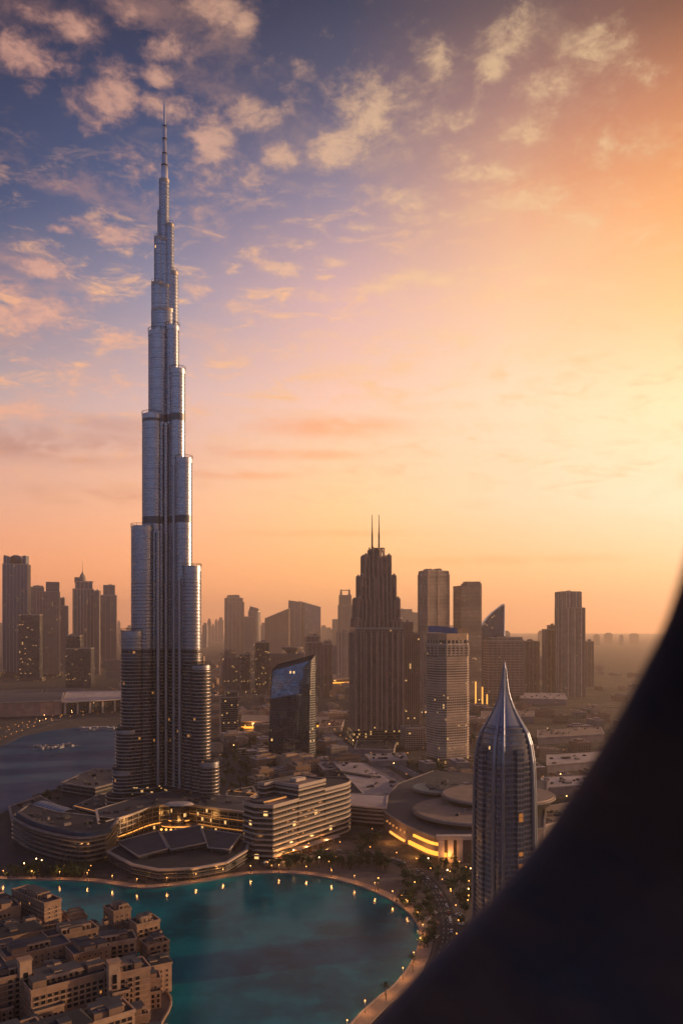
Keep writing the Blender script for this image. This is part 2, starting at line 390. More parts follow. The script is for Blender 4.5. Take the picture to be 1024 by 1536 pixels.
facade('brown_stone', (.012, .012, .016), (.24, .16, .12), fh=3.6, ww=3.2, sf=.36, mf=.36, rough=.2, lit=.012, span_rough=.75, pier=13, pierw=.3)
facade('grey_grid', (.03, .035, .045), (.24, .22, .21), fh=3.8, ww=3.2, sf=.32, mf=.2, rough=.15, lit=.012, span_rough=.7)
facade('balcony_wall', (.025, .025, .03), (.36, .26, .19), fh=3.6, ww=4.4, sf=.2, mf=.34, rough=.2, lit=.03, span_rough=.8)
facade('lobby_glass', (.03, .02, .012), (.06, .05, .045), fh=4.5, ww=3, sf=.2, mf=.12, rough=.15, lit=.25, les=.6)
plain('concrete', (.20, .165, .145)); plain('pale_stone', (.42, .34, .27)); plain('sand_wall', (.29, .185, .115), var=.24, scale=.2)
plain('sand_wall_dark', (.21, .135, .088), var=.24, scale=.2); plain('sand_wall_pale', (.37, .25, .16), var=.22, scale=.2)
plain('roof_grey', (.05, .05, .056), var=.35); plain('roof_dark', (.02, .022, .028), var=.35); plain('roof_tan', (.20, .145, .11)); plain('roof_pale', (.34, .28, .25), var=.3, scale=.03)
plain('steel', (.36, .38, .42), rough=.36, metal=.95, var=.1); plain('bronze', (.32, .28, .25), rough=.38, metal=.8, var=.15)
plain('dark_metal', (.04, .042, .048), rough=.4, metal=.5); plain('blue_metal', (.07, .12, .19), rough=.3, metal=.6, var=.15)
plain('band_white', (.31, .255, .21), rough=.6, var=.12); plain('asphalt', (.026, .026, .03)); plain('paving', (.09, .075, .068), var=.35, scale=.05)
plain('path', (.22, .16, .12)); plain('road_pale', (.14, .125, .12)); plain('line_paint', (.6, .58, .5)); plain('red_tile', (.16, .07, .045))
plain('bark', (.06, .04, .03)); plain('dark_void', (.012, .012, .014), rough=.3)
for nm, cc in (('car_white', (.6, .6, .6)), ('car_black', (.02, .02, .022)), ('car_silver', (.35, .35, .37)), ('car_red', (.3, .03, .02))):
    t = MT(nm); t.set(base=cc+(1,), rough=.3, metal=.2, coat=.6)
plain('boat_white', (.34, .33, .33), rough=.4)
emit('lamp_glow', (1.0, .38, .08), 3.6); emit('lamp_white', (1.0, .62, .30), 7)
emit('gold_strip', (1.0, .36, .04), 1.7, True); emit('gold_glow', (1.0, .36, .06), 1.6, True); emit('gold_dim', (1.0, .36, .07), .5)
emit('tail_red', (1.0, .08, .03), 5)
emit('lamp_soft', (1.0, .36, .07), 3); emit('lamp_strong', (1.0, .5, .16), 14)
t = MT('foliage'); ob = t.geo(); f1 = t.noise(ob, .35, 3)
t.set(base=t.mix(t.rng(f1, .35, .65), (.018, .03, .014, 1), (.06, .085, .035, 1)), rough=.7, spec=.2)
HAZE = 0.00006

# ================================================================== THE SETTING
t = MT('ground_mat'); g = t.geo()
a1 = t.noise(g, .0022, 6, .6); a2 = t.noise(g, .02, 5, .65); a3 = t.noise(g, .12, 3, .6)
cc = t.mix(t.rng(a2, .42, .6), (.035, .033, .034, 1), (.12, .09, .07, 1))
cc = t.mix(t.rng(a1, .5, .62), cc, (.085, .066, .052, 1))
cc = t.mix(t.rng(a3, .45, .62), cc, (.03, .036, .024, 1))
t.set(base=cc, rough=.95, spec=.15)
m = MB(); m.face([(x, y, 0) for x, y in circ(26000, 64)], 'ground_mat')
struct(m.build('ground'))

# lake ---------------------------------------------------------------
shore_px = [(-160, 1316), (-60, 1319), (0, 1321), (70, 1322), (140, 1325), (205, 1334), (250, 1332), (300, 1325), (345, 1317), (380, 1313), (430, 1312),
            (480, 1317), (528, 1328), (570, 1344), (606, 1366), (628, 1394), (627, 1421), (613, 1452), (591, 1480), (560, 1505), (525, 1540), (480, 1600)]
shore = smoothline([P(*q) for q in shore_px], 4)
near = [P(400, 1800), P(150, 1900), P(200, 1700), P(236, 1560), P(258, 1512), P(252, 1490), P(235, 1470), P(215, 1462), P(205, 1432), P(180, 1405), P(140, 1388),
        P(100, 1372), P(60, 1352), P(0, 1345), P(-160, 1345)]
lake = shore+near
def water(t, base, bump, rough, k):
    """scattering body under a rippled surface whose averaged mirror strength stays below a flat pool's"""
    t.set(base=base, rough=.6, spec=.0)
    gl = t.n('ShaderNodeBsdfGlossy'); gl.inputs['Roughness'].default_value = rough; t.put(gl.inputs['Normal'], bump.outputs[0])
    fr = t.n('ShaderNodeFresnel'); fr.inputs['IOR'].default_value = 1.33; t.put(fr.inputs['Normal'], bump.outputs[0])
    mx = t.n('ShaderNodeMixShader'); t.put(mx.inputs[0], t.math('MULTIPLY', fr.outputs[0], k)); t.t.links.new(t.b.outputs[0], mx.inputs[1]); t.t.links.new(gl.outputs[0], mx.inputs[2])
    t.t.links.new(mx.outputs[0], [n for n in t.t.nodes if n.type == 'OUTPUT_MATERIAL'][0].inputs['Surface'])
t = MT('lake_water'); g = t.geo()
b1 = t.noise(g, .014, 4, .6); b2 = t.noise(g, .05, 3, .5)
dk_ = t.mix(t.rng(b1, .42, .60), (.001, .125, .155, 1), (.001, .055, .078, 1))
dk_ = t.mix(t.rng(b2, .55, .7, 0, .5), dk_, (.002, .17, .20, 1))
bp = t.n('ShaderNodeBump'); bp.inputs['Strength'].default_value = .30; bp.inputs['Distance'].default_value = .25
w1 = t.noise(g, .55, 4, .6); t.put(bp.inputs['Height'], w1)
water(t, dk_, bp, .08, .06)
m = MB(); m.face([(x, y, 0) for x, y in lake], 'lake_water'); o = m.build('lake', loc=(0, 0, .4)); struct(o)
t = MT('bay_water'); g = t.geo()
b1 = t.noise(g, .006, 4, .6)
bp = t.n('ShaderNodeBump'); bp.inputs['Strength'].default_value = .12; bp.inputs['Distance'].default_value = .3
t.put(bp.inputs['Height'], t.noise(g, .3, 4, .6))
water(t, t.mix(t.rng(b1, .42, .6), (.012, .06, .12, 1), (.05, .10, .16, 1)), bp, .2, .05)
bay_px = [(-240, 1150), (-90, 1138), (-20, 1128), (22, 1110), (60, 1099), (100, 1093), (150, 1090), (210, 1091), (255, 1100), (262, 1130), (220, 1160), (170, 1168), (105, 1180), (60, 1196), (15, 1215), (-60, 1240), (-240, 1275)]
bay = smoothline([P(*q) for q in bay_px], 3, True)
m = MB(); m.face([(x, y, 0) for x, y in bay], 'bay_water'); struct(m.build('bay', loc=(0, 0, .4)))

# promenades, plazas, roads: thin raised slabs ----------------------
def slab(name, pts, w, z1, mat, kind='structure', z0=0.02):
    m = MB(); m.strip(pts, w, z0, z1, mat); o = m.build(name); o['kind'] = kind; return o
def outward(line, d):
    return [tuple(Vector(p)+(lambda t_: Vector((-t_.y, t_.x)))((Vector(line[min(i+1, len(line)-1)])-Vector(line[max(i-1, 0)])).normalized())*d) for i, p in enumerate(line)]
prom = outward(shore, 4.5)
slab('promenade', prom, 9.0, 1.1, 'path')
# pale parapet along the water
m = MB(); m.strip(outward(shore, .1), .9, .3, 1.75, 'concrete'); tag(m.build('lake_parapet'), 'low pale parapet running along the edge of the teal lake', 'parapet')
# plaza between lake and mall
pz = [P(395, 1300), P(430, 1268), P(520, 1262), P(620, 1300), P(720, 1330), P(735, 1440), P(640, 1490), P(560, 1560)] + list(reversed(outward(shore, 9.2)))[8:44]
m = MB(); m.face([(x, y, .55) for x, y in pz], 'paving'); struct(m.build('plaza'))
# lower city bank: paved ground under the tower and its podium
pv = [P(-60, 1250), P(20, 1225), P(90, 1190), P(180, 1160), P(420, 1120), P(480, 1150), P(520, 1255), P(400, 1292), P(210, 1300), P(0, 1308)]
m = MB(); m.face([(x, y, .25) for x, y in pv], 'asphalt'); struct(m.build('forecourt'))

def road(px, w, mat='asphalt', z=.8, k=5, lines=True):
    ln = smoothline([P(*q) for q in px], k)
    slab('road', ln, w, z, mat)
    if lines:
        m = MB()
        for off in (-w*.25, 0, w*.25):
            l2 = outward(ln, off)
            for i in range(0, len(l2)-1):
                a, b_ = Vector(l2[i]), Vector(l2[i+1]); Ld = (b_-a).length; q = 0
                while q+3 < Ld and q < 600:
                    u_ = (b_-a)/Ld; p0 = a+u_*q; p1 = a+u_*(q+3); nn_ = Vector((u_.y, -u_.x))*.12
                    m.face([(*(p0+nn_), z+.02), (*(p1+nn_), z+.02), (*(p1-nn_), z+.02), (*(p0-nn_), z+.02)], 'line_paint'); q += 9
        if m.f: struct(m.build('road_markings'))
    return ln
r_bay = road([(-60, 1118), (20, 1096), (70, 1082), (120, 1073), (165, 1066), (230, 1060)], 22)
r_bay2 = road([(-60, 1138), (0, 1118), (45, 1098), (95, 1082), (150, 1076), (240, 1072)], 16)
r_hw = road([(476, 1090), (520, 1124), (570, 1155), (612, 1182), (660, 1215), (760, 1262)], 26, 'road_pale')
r_hw2 = road([(560, 1128), (590, 1146), (630, 1166), (672, 1182), (740, 1205)], 18, 'road_pale')
r_hw3 = road([(470, 1135), (520, 1141), (580, 1143), (640, 1132), (700, 1128), (800, 1122), (900, 1105)], 20)
r_far = road([(180, 1052), (330, 1058), (480, 1062), (620, 1068), (720, 1064), (860, 1060), (1010, 1062)], 30, z=.6)
r_far2 = road([(640, 1040), (760, 1034), (900, 1040), (1100, 1052)], 40, z=.5, lines=False)
r_pl = road([(395, 1298), (440, 1284), (500, 1278), (560, 1284), (610, 1300), (655, 1340), (672, 1400), (650, 1470)], 12, z=.95)

# ------------------------------------------------------------------ haze
hz = MT('haze_mat'); hz.t.nodes.remove(hz.b)
pv_ = hz.n('ShaderNodeVolumePrincipled'); pv_.inputs['Color'].default_value = (1.0, .83, .70, 1)
pv_.inputs['Density'].default_value = HAZE; pv_.inputs['Anisotropy'].default_value = .66
hz.t.links.new(pv_.outputs[0], [n for n in hz.t.nodes if n.type == 'OUTPUT_MATERIAL'][0].inputs['Volume'])
m = MB(); m.prism(rect(54000, 54000), -1, 905, 'haze_mat', 'haze_mat', 'haze_mat')
o = m.build('haze'); struct(o, 'stuff')

# ------------------------------------------------------------------ window surround next to the camera
t = MT('frame_black'); f1 = t.noise(t.geo(), 5.0, 4, .6)
t.set(base=t.mix(t.rng(f1, .35, .65), (.06, .062, .085, 1), (.14, .095, .08, 1)), rough=.55, spec=.25)
edge = [(1075, 700), (1052, 770), (1027, 850), (1002, 925), (973, 988), (942, 1048), (907, 1112), (870, 1172), (830, 1234), (788, 1290), (738, 1348), (690, 1396), (638, 1450), (592, 1500), (555, 1540), (480, 1610), (380, 1690)]
edge = smoothline(edge, 4)
m = MB(); k = len(edge); rows = []
for i, (px, py) in enumerate(edge):
    d = .34+.7*max(0, min(1, (py-760)/800))**1.3
    p = Vector((XX(px, d), d, ZZ(py, d)))
    a, b_ = edge[max(i-1, 0)], edge[min(i+1, k-1)]
    t2 = Vector((b_[0]-a[0], 0, -(b_[1]-a[1]))).normalized(); on = Vector((-t2.z, 0, t2.x))
    if on.x < 0: on = -on
    o_ = Vector((on.x, 0, on.z)).normalized()
    rr_ = .018
    sec = [p+o_*1.3+Vector((0, -.10, 0)), p+o_*.35+Vector((0, -.05, 0)), p+o_*.09+Vector((0, -.022, 0))]
    for q in range(7):
        th = math.pi*q/6; sec.append(p+o_*(rr_-rr_*math.sin(th))+Vector((0, -rr_*math.cos(th), 0)))
    sec += [p+o_*.12+Vector((0, rr_+.002, 0)), p+o_*1.3+Vector((0, .03, 0))]
    rows.append([tuple(q) for q in sec])
for i in range(k-1):
    for j in range(len(rows[0])-1):
        m.face([rows[i][j], rows[i+1][j], rows[i+1][j+1], rows[i][j+1]], 'frame_black', smooth=True)
o = m.build('window_frame'); tag(o, 'black curved window surround, out of focus, filling the lower right corner', 'window frame')

# ================================================================== THE SUPERTALL TOWER
BD = 938.0; BX = XX(247, BD); S_ = BD/F
tw = thing('supertall_tower', 'tallest tower in view, silver glass with stepped round bays and a needle spire', 'skyscraper', (BX, BD, 0))
def tz(py): return ZZ(py, BD)
def drum(cx, cy, r, z1, rail=True, n=28, name='setback_bay', fh=3.9, top_in=True):
    m = MB(); o_ = circ(r, n, (cx, cy))
    zs = min(z1, 185)                         # terraced floors below, their shade put into darker glass; smooth cladding above
    m.prism(o_, 0, zs, 'shaded_low_glass', None, smooth=True); m.ledges(o_, 4, zs-1, fh, .85, 1.25, 'bronze', smooth=True)
    if z1 > zs: m.ledges(o_, zs+1, min(z1-7, 262), fh, .45, .8, 'bronze', smooth=True)
    if z1 > zs:
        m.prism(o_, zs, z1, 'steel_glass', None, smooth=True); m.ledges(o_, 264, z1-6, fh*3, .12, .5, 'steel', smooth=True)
        m.fins(o_, zs, z1-1.5, 2*math.pi*r/n*.98, .22, .3, 'steel')
    for zb in (172, 330, 448, 560):            # recessed louvred plant floors
        if zb+9 < z1: m.prism(circ(r+.36, n, (cx, cy)), zb, zb+8, 'dark_band', 'dark_band', 'dark_band', smooth=True)
    m.prism(circ(r+.5, n, (cx, cy)), z1-6, z1-1.2, 'steel', None, 'steel', smooth=True)
    m.prism(circ(r-1.2, n, (cx, cy)), z1-1.2, z1, 'dark_metal', 'roof_dark', smooth=True)
    w_ = m.build(name, tw)
    if rail:
        q = MB(); rr = r+.9
        for zz_ in (z1+1.2, z1+2.6):
            pts = circ(rr, 20, (cx, cy))
            for i in range(20): q.tube((*pts[i], zz_), (*pts[(i+1) % 20], zz_), .14, .14, 'dark_metal', 4, False)
        for i in range(0, 20, 2): q.tube((*circ(rr, 20, (cx, cy))[i], z1-1.5), (*circ(rr, 20, (cx, cy))[i], z1+2.8), .2, .2, 'dark_metal', 4)
        q.lathe([(r+.2, z1+2.4), (r+.2, z1+2.8)], 'dark_metal', 20, (cx, cy)); q.build('roof_rail', w_)
    return w_
plain('dark_band', (.10, .11, .125), rough=.4, metal=.7)
# left wing, direction 203 deg; right wing 322 deg; back wing 82 deg
aL, aR, aB = R(214), R(322), R(84)
def wing(steps, ang, side):
    prev = None
    for (ext, r, py) in steps:
        rho = (ext*S_-r)/abs(math.cos(ang)) if side else ext
        c_ = (math.cos(ang)*rho, math.sin(ang)*rho)
        drum(c_[0], c_[1], r, tz(py))
# (silhouette reach in photo px from the axis, bay radius m, top py)
wing([(67, 13, 1146), (63.5, 13.4, 1088), (57, 13.8, 946), (44.5, 13.8, 792), (30.5, 12.6, 625), (22.5, 12.6, 500)], aL, 1)
wing([(90, 11, 1130), (76, 10.6, 994), (61, 10, 852), (46, 9.4, 693), (34, 8.6, 560), (23.5, 7.5, 493)], aR, 1)
wing([(48, 11, 1100), (36, 11, 905), (25, 10.5, 740), (15, 10, 590)], aB, 0)
# core and upper stages
drum(1.0, 2.5, 11.5, tz(505), False)
def stage(cx, cy, r, py, n=24, sy=1.0, name='upper_stage', rail=False):
    m = MB(); z1 = tz(py); o_ = circ(r, n, (cx, cy), 1, sy)
    z0 = tz(505)
    m.prism(o_, z0, z1, 'steel_glass', None, smooth=True); m.ledges(o_, z0, z1-5, 11.7, .14, .5, 'steel', smooth=True); m.fins(o_, z0, z1-4, 2*math.pi*r/n*.98, .2, .28, 'steel')
    m.prism(circ(r+.35, n, (cx, cy), 1, sy), z1-4, z1, 'bronze', 'roof_dark', 'bronze', smooth=True)
    w_ = m.build(name, tw)
    if rail:
        q = MB()
        for i in range(0, 20, 2):
            p_ = circ(r+.2, 20, (cx, cy))[i]; q.tube((*p_, z1-1), (*p_, z1+2.8), .22, .22, 'dark_metal', 4)
        q.lathe([(r+.2, z1+2.4), (r+.2, z1+2.8)], 'dark_metal', 20, (cx, cy)); q.build('roof_rail', w_)
    return w_
stage(-8.0*S_-.3, -3, 9.2*S_+.6, 427, rail=True); stage(-2*S_, 1, 17.6*S_, 466)
stage(-7.0*S_, -2, 7.6*S_, 358, rail=True); stage(11.6*S_, 1, 8.4*S_, 408, rail=True); stage(0, 0, 12.2*S_, 430)
stage(8.2*S_, -2, 6*S_, 338, rail=True); stage(-5.6*S_, 1, 5.0*S_, 316); stage(-.3*S_, 0, 9.4*S_, 360)
stage(-.6*S_, 0, 7.2*S_, 270)
# front buttress shafts between the two wings
for (cx, cy, r, py) in ((8.5, -9, 2.0, 505), (11, -13, 2.2, 575), (5.5, -17, 2.2, 640), (-2, -24, 2.2, 800), (15.5, -21, 2.0, 700), (24, -30, 2.2, 870)):
    m = MB(); z1 = tz(py); o_ = circ(r, 14, (cx, cy))
    m.prism(o_, 0, z1, 'steel', 'roof_dark', smooth=True); m.ledges(o_, 4, z1-2, 3.9, .25, .8, 'bronze', smooth=True); m.build('shaft', tw)
# spire
plain('spire_silver', (.62, .62, .64), rough=.3, metal=.8, var=.06)
m = MB()
m.lathe([(3.9, tz(272)), (3.9, tz(250)), (3.2, tz(249)), (3.2, tz(233)), (2.3, tz(232)), (2.3, tz(192)), (1.5, tz(190)), (1.3, tz(160)), (.5, tz(152)), (.1, tz(148))], 'spire_silver', 16, (.0, 0))
sp_ = m.build('spire', tw)
for py in (250, 232, 210, 191): m = MB(); m.lathe([(4.2 if py > 240 else 2.9, tz(py)), (4.2 if py > 240 else 2.9, tz(py)+1.6)], 'dark_metal', 16); m.build('spire_collar', sp_)
# stepped base skirts
m = MB()
for (ang, rho, r, h) in ((aL, 48, 20, 22), (aR, 60, 17, 18), (R(262), 14, 26, 26), (aL, 24, 24, 30), (aR, 30, 22, 28)):
    o_ = circ(r, 32, (math.cos(ang)*rho, math.sin(ang)*rho)); m.prism(o_, 0, h, 'lobby_glass', 'roof_dark', smooth=True); m.ledges(o_, 1, h, 4.5, .8, 1.0, 'bronze', smooth=True)
m.build('podium', tw)

# ================================================================== CITY TOWERS
random.seed(7)
def tower(name, label, cat, ybase, tiers, mat, th=0., asp=.8, ledge=None, fin=None, roof='roof_grey', unit=1, parapet=True, group=None, shape='rect', podium=None):
    """tiers: (x0, x1, ytop) in photo pixels, widest first; th: plan rotation in degrees"""
    d = D(ybase); x0, x1, _ = tiers[0]; w0 = (x1-x0)*d/F; dc = d+w0*asp*.5; k = dc/d
    cx = XX((x0+x1)/2, dc); T = thing(name, label, cat, (cx, dc, 0), group=group)
    zb = 0; a = R(th); cs = abs(math.cos(a))+asp*abs(math.sin(a))
    for i, (p0, p1, yt) in enumerate(tiers):
        w = (p1-p0)*dc/F; z1 = ZZ(yt, dc); ox = XX((p0+p1)/2, dc)-cx
        if shape == 'round': o_ = circ(w/2, 26)
        elif shape == 'oct':
            ww_ = w/cs; q = ww_*.16; o_ = rot([(-ww_/2+q, -ww_*asp/2), (ww_/2-q, -ww_*asp/2), (ww_/2, -ww_*asp/2+q), (ww_/2, ww_*asp/2-q), (ww_/2-q, ww_*asp/2), (-ww_/2+q, ww_*asp/2), (-ww_/2, ww_*asp/2-q), (-ww_/2, -ww_*asp/2+q)], a)
        else: o_ = rect(w/cs, w/cs*asp, a)
        o_ = shift(o_, ox, 0); m = MB()
        m.prism(o_, zb, z1, mat, roof, smooth=(shape == 'round'))
        if ledge: m.ledges(o_, zb+ledge[0], z1-1, ledge[0], ledge[1], ledge[2], ledge[3], smooth=(shape == 'round'))
        if fin: m.fins(o_, zb, z1+(fin[4] if len(fin) > 4 else 1.5), fin[0], fin[1], fin[2], fin[3])
        if parapet: m.prism(offset(o_, .4), z1-2.2, z1+1.3, 'bronze' if not ledge else ledge[3], None, 'roof_dark'); 
        wall = m.build('wall', T)
        zb = z1-.5
    last = tiers[-1]; w = (last[1]-last[0])*dc/F; ox = XX((last[0]+last[1])/2, dc)-cx; z1 = ZZ(last[2], dc)
    rnd = random.Random(len(label)*31+int(x0))
    for q in range(unit):
        m = MB(); ww_ = w*rnd.uniform(.16, .3); hh = rnd.uniform(3, 6.5)
        px_, py_ = ox+w*rnd.uniform(-.2, .2), w*asp*rnd.uniform(-.15, .15)
        m.box((px_, py_, z1+hh/2), (ww_, ww_*.8, hh), 'concrete', a, 'roof_grey')
        for e in range(3): m.box((px_+ww_*(e-1)*.28, py_-ww_*.1, z1+hh+.7), (ww_*.16, ww_*.3, 1.4), 'dark_metal', a)
        m.build('rooftop_unit', T)
    if podium:
        m = MB(); o_ = shift(rect(w0*podium[0]/cs, w0*podium[0]*asp/cs, a), 0, 0); m.prism(o_, 0, podium[1], 'lobby_glass', 'roof_tan'); m.ledges(o_, 2, podium[1], 5, .6, 1, 'concrete'); m.build('podium', T)
    return T, cx, dc, wall

# --- left cluster across the bay
T, cx, dc, _ = tower('skyscraper', 'dark blue twin-shaft skyscraper with a curved crown, far left edge, tallest across the bay', 'skyscraper', 1016, [(6, 45, 847)], 'blue_glass', 12, .7, fin=(13, 1.6, 2.0, 'bronze', 2), unit=0, podium=(1.3, 22))
u = dc/F
m = MB(); o_ = shift(rect(9*u, 14*u), -12*u, 0); m.prism(o_, ZZ(848, dc), ZZ(833, dc), 'blue_glass', 'roof_dark', zf=lambda x, y: -3*u if x > -12*u else 0); m.fins(o_, ZZ(848, dc), ZZ(836, dc), 10, 1.2, 1.6, 'bronze'); m.build('crown', T)
m = MB(); arc = [(1*u+9*u*math.cos(R(q)), ZZ(840, dc)+7*u*math.sin(R(q))) for q in range(0, 181, 20)]
for s_, y0 in ((1, -7*u), (-1, 7*u)):
    m.face([(x, y0, z) for x, z in (arc if s_ < 0 else arc[::-1])]+[((-8*u if s_ > 0 else 10*u), y0, ZZ(849, dc)), ((10*u if s_ > 0 else -8*u), y0, ZZ(849, dc))], 'blue_glass')
pr = [(10*u, ZZ(849, dc))]+arc+[(-8*u, ZZ(849, dc))]
for (xa, za), (xb, zb_) in zip(pr, pr[1:]): m.face([(xa, -7*u, za), (xa, 7*u, za), (xb, 7*u, zb_), (xb, -7*u, zb_)], 'bronze')
m.build('crown', T)
m = MB(); o_ = shift(rect(5*u, 12*u), 13.5*u, 0); m.prism(o_, ZZ(848, dc), ZZ(834, dc), 'blue_glass', 'roof_dark'); m.build('crown', T)

tower('residential_tower', 'dark flat-topped tower just behind the cream gridded tower, right of the twin-shaft skyscraper', 'tower', 1003, [(45, 68, 881), (49, 66, 879)], 'grey_grid', 20, .8)
tower('residential_tower', 'cream gridded tower with vertical piers and a dark box on its roof', 'tower', 1017, [(53, 92, 888)], 'beige_piers', 18, .8, fin=(11, 1.5, 3.4, 'concrete', 0), unit=0, podium=(1.3, 18))
T = C.objects[-1].parent; dc = T.location.y; u = dc/F
m = MB(); o_ = shift(rect(19*u, 12*u, R(18)), 6*u, 8); m.prism(o_, ZZ(889, dc), ZZ(873, dc), 'grey_grid', 'roof_dark'); m.ledges(o_, ZZ(886, dc), ZZ(874, dc), 9, .8, 1.5, 'bronze'); m.build('rooftop_unit', T)
tower('residential_tower', 'slim dark stepped tower directly right of the cream gridded tower', 'tower', 1006, [(91, 104, 909), (91, 98, 897)], 'grey_grid', 10, .9)
tower('office_tower', 'low black tower speckled with small lit windows, in front of the twin-shaft skyscraper', 'tower', 1022, [(31, 63, 922)], 'sparkle_glass', 8, .7, podium=(1.25, 14))
T, cx, dc, _ = tower('skyscraper', 'dark skyscraper topped by a small dome and thin spire, left of the supertall tower', 'skyscraper', 1010, [(108, 142, 884), (112, 140, 873)], 'blue_glass', 22, .8, fin=(14, 1.6, 2.4, 'bronze', 3), unit=0, podium=(1.3, 20))
u = dc/F; ox = XX(124, dc)-cx
m = MB(); m.prism(shift(rect(9*u, 9*u), XX(118, dc)-cx, 0), ZZ(874, dc), ZZ(866, dc), 'blue_glass', 'roof_dark'); m.prism(shift(rect(10*u, 10*u), XX(134, dc)-cx, 0), ZZ(874, dc), ZZ(872, dc), 'blue_glass', 'roof_dark')
m.lathe([(5*u, ZZ(873, dc)), (5*u, ZZ(868, dc)), (4.4*u, ZZ(865, dc)), (3*u, ZZ(862, dc)), (1.5*u, ZZ(860.5, dc)), (.9*u, ZZ(858, dc))], 'concrete', 14, (ox, 0)); m.build('dome', T)
m = MB(); m.tube((ox, 0, ZZ(860, dc)), (ox, 0, ZZ(840, dc)), .5*u, .12*u, 'dark_metal', 6); m.build('spire', T)
tower('residential_tower', 'thin dark tower with a pale right edge, right beside the domed skyscraper', 'tower', 1012, [(141.5, 150, 886)], 'grey_grid', 5, 1.2, fin=(18, 1.5, 4, 'concrete', 0))
tower('office_tower', 'blue-grey tower with a raised flat crown, nearest the supertall tower on its left', 'tower', 1002, [(150, 176, 893), (155, 173, 878)], 'blue_glass', 14, .7, fin=(22, 1.4, 3, 'concrete', 0))
tower('office_tower', 'plain black stepped tower in front of the domed skyscraper', 'tower', 1032, [(101, 140, 972), (101, 123, 953)], 'dark_glass', 6, .7)
tower('office_building', 'low grey office building between the black stepped tower and the supertall tower', 'building', 1018, [(158, 190, 990)], 'grey_grid', 10, .6, ledge=(7.6, .5, 1.4, 'concrete'))

# --- middle skyline
tower('residential_tower', 'grey tower with a flared flat cap, first tall tower right of the supertall tower', 'tower', 984, [(337, 366, 903), (337, 364, 897), (341, 359, 893)], 'grey_grid', 24, .7, fin=(26, 2.2, 6, 'concrete', 0))
tower('office_tower', 'plain flat grey slab tower right of the tower with the flared cap', 'tower', 985, [(365, 380, 925)], 'grey_grid', 12, .8, unit=0)
T, cx, dc, _ = tower('office_tower', 'rounded grey tower with a pointed cap, behind the plain slab tower', 'tower', 981, [(372, 391, 917)], 'grey_grid', 0, .9, shape='round', unit=0)
u = dc/F
m = MB(); m.prism(circ(9*u, 20), ZZ(917.5, dc), ZZ(911, dc), 'dark_glass', 'roof_grey', zf=lambda x, y: -x*.28, out1=circ(6.5*u, 20)); m.build('crown', T)
def wedge(name, label, cat, ybase, x0, x1, yl, yr, mat, asp, th=0, band='bronze', fin=None):
    d = D(ybase); w = (x1-x0)*d/F; dc = d+w*asp*.5; cx = XX((x0+x1)/2, dc); T = thing(name, label, cat, (cx, dc, 0))
    a = R(th); cs = abs(math.cos(a))+asp*abs(math.sin(a)); w = (x1-x0)*dc/F; o_ = rect(w/cs, w/cs*asp, a); z0, z1 = ZZ(yl, dc), ZZ(yr, dc)
    f = lambda x, y: (x/w+.5)*(z1-z0)
    m = MB(); m.prism(o_, 0, z0, mat, 'roof_grey', zf=f)
    if fin: m.fins(o_, 0, min(z0, z1), fin[0], fin[1], fin[2], fin[3])
    m.build('wall', T)
    m = MB(); o2 = offset(o_, 1.4)
    m.prism(o2, 0, 0, band, band, band)
    n = 4; m.v[:] = [(x, y, z0+f(x, y)-(1.2 if i < n else -2.4)) if True else 0 for i, (x, y, z) in enumerate(m.v[:8])]+[(x, y, z0+f(x, y)+2.4) for x, y in o2]+[(x, y, z0+f(x, y)-1.2) for x, y in reversed(o2)]
    m.build('roof', T)
    return T
wedge('office_tower', 'brown wedge-topped office tower rising to the right, left of the twin glass slabs', 'tower', 985, 398, 434, 928, 913, 'brown_stone', .5)
wedge('office_tower', 'pale grey glass slab, the left and taller of two joined slabs', 'tower', 984, 433, 451, 901, 903.5, 'blue_glass', .6, 0, 'concrete', (30, 1.5, 3, 'concrete'))
wedge('office_tower', 'wide blue-grey glass slab with its roof sloping down right, joined to a paler slab', 'tower', 982, 449, 481, 902, 911, 'mirror_glass', .5, 0, 'concrete')
T, cx, dc, _ = tower('skyscraper', 'slender pale skyscraper with an open gate-shaped crown, left of the stepped twin-mast tower', 'skyscraper', 990, [(507, 528, 908), (508.5, 526.5, 893)], 'grey_grid', 10, .9, fin=(14, 2, 4, 'concrete', 2), unit=0)
u = dc/F
for s_ in (-1, 1):
    m = MB(); q = XX(517.5+s_*6, dc)-cx
    m.prism(shift(rect(4*u, 10*u), q, 0), ZZ(894, dc), ZZ(884.5, dc), 'concrete', 'concrete', out1=shift(rect(2.2*u, 8*u), q+s_*.3*u, 0)); m.build('crown', T)
m = MB(); q = XX(517.5, dc)-cx; m.box((q, 0, ZZ(885.4, dc)), (11*u, 5*u, 1.2*u), 'concrete'); m.build('crown_beam', T)
tower('office_tower', 'faded flat-topped tower immediately left of the gate-crowned skyscraper', 'tower', 976, [(498, 508, 929)], 'grey_grid', 0, 1, unit=0)
tower('residential_tower', 'pale ribbed tower standing in front of the gate-crowned skyscraper', 'tower', 1022, [(505, 524, 948)], 'beige_piers', 8, .8, fin=(13, 1.4, 3, 'pale_stone', 1), podium=(1.4, 9))
tower('hotel_tower', 'cream balconied block with a stepped roof, first row right of the supertall tower', 'hotel', 1034, [(331, 360, 986), (336, 354, 976)], 'balcony_wall', 16, .6, ledge=(3.6, .9, 1.1, 'concrete'))
tower('office_building', 'dark grey block attached to the right side of the cream balconied block', 'building', 1035, [(359, 376, 981)], 'dark_glass', 10, .9, fin=(20, 1, 3, 'concrete', 1))
tower('office_tower', 'tall dark glass block between the cream balconied block and the dish-roofed building', 'tower', 1040, [(381, 404, 963)], 'dark_glass', 12, .8, podium=(1.5, 12))
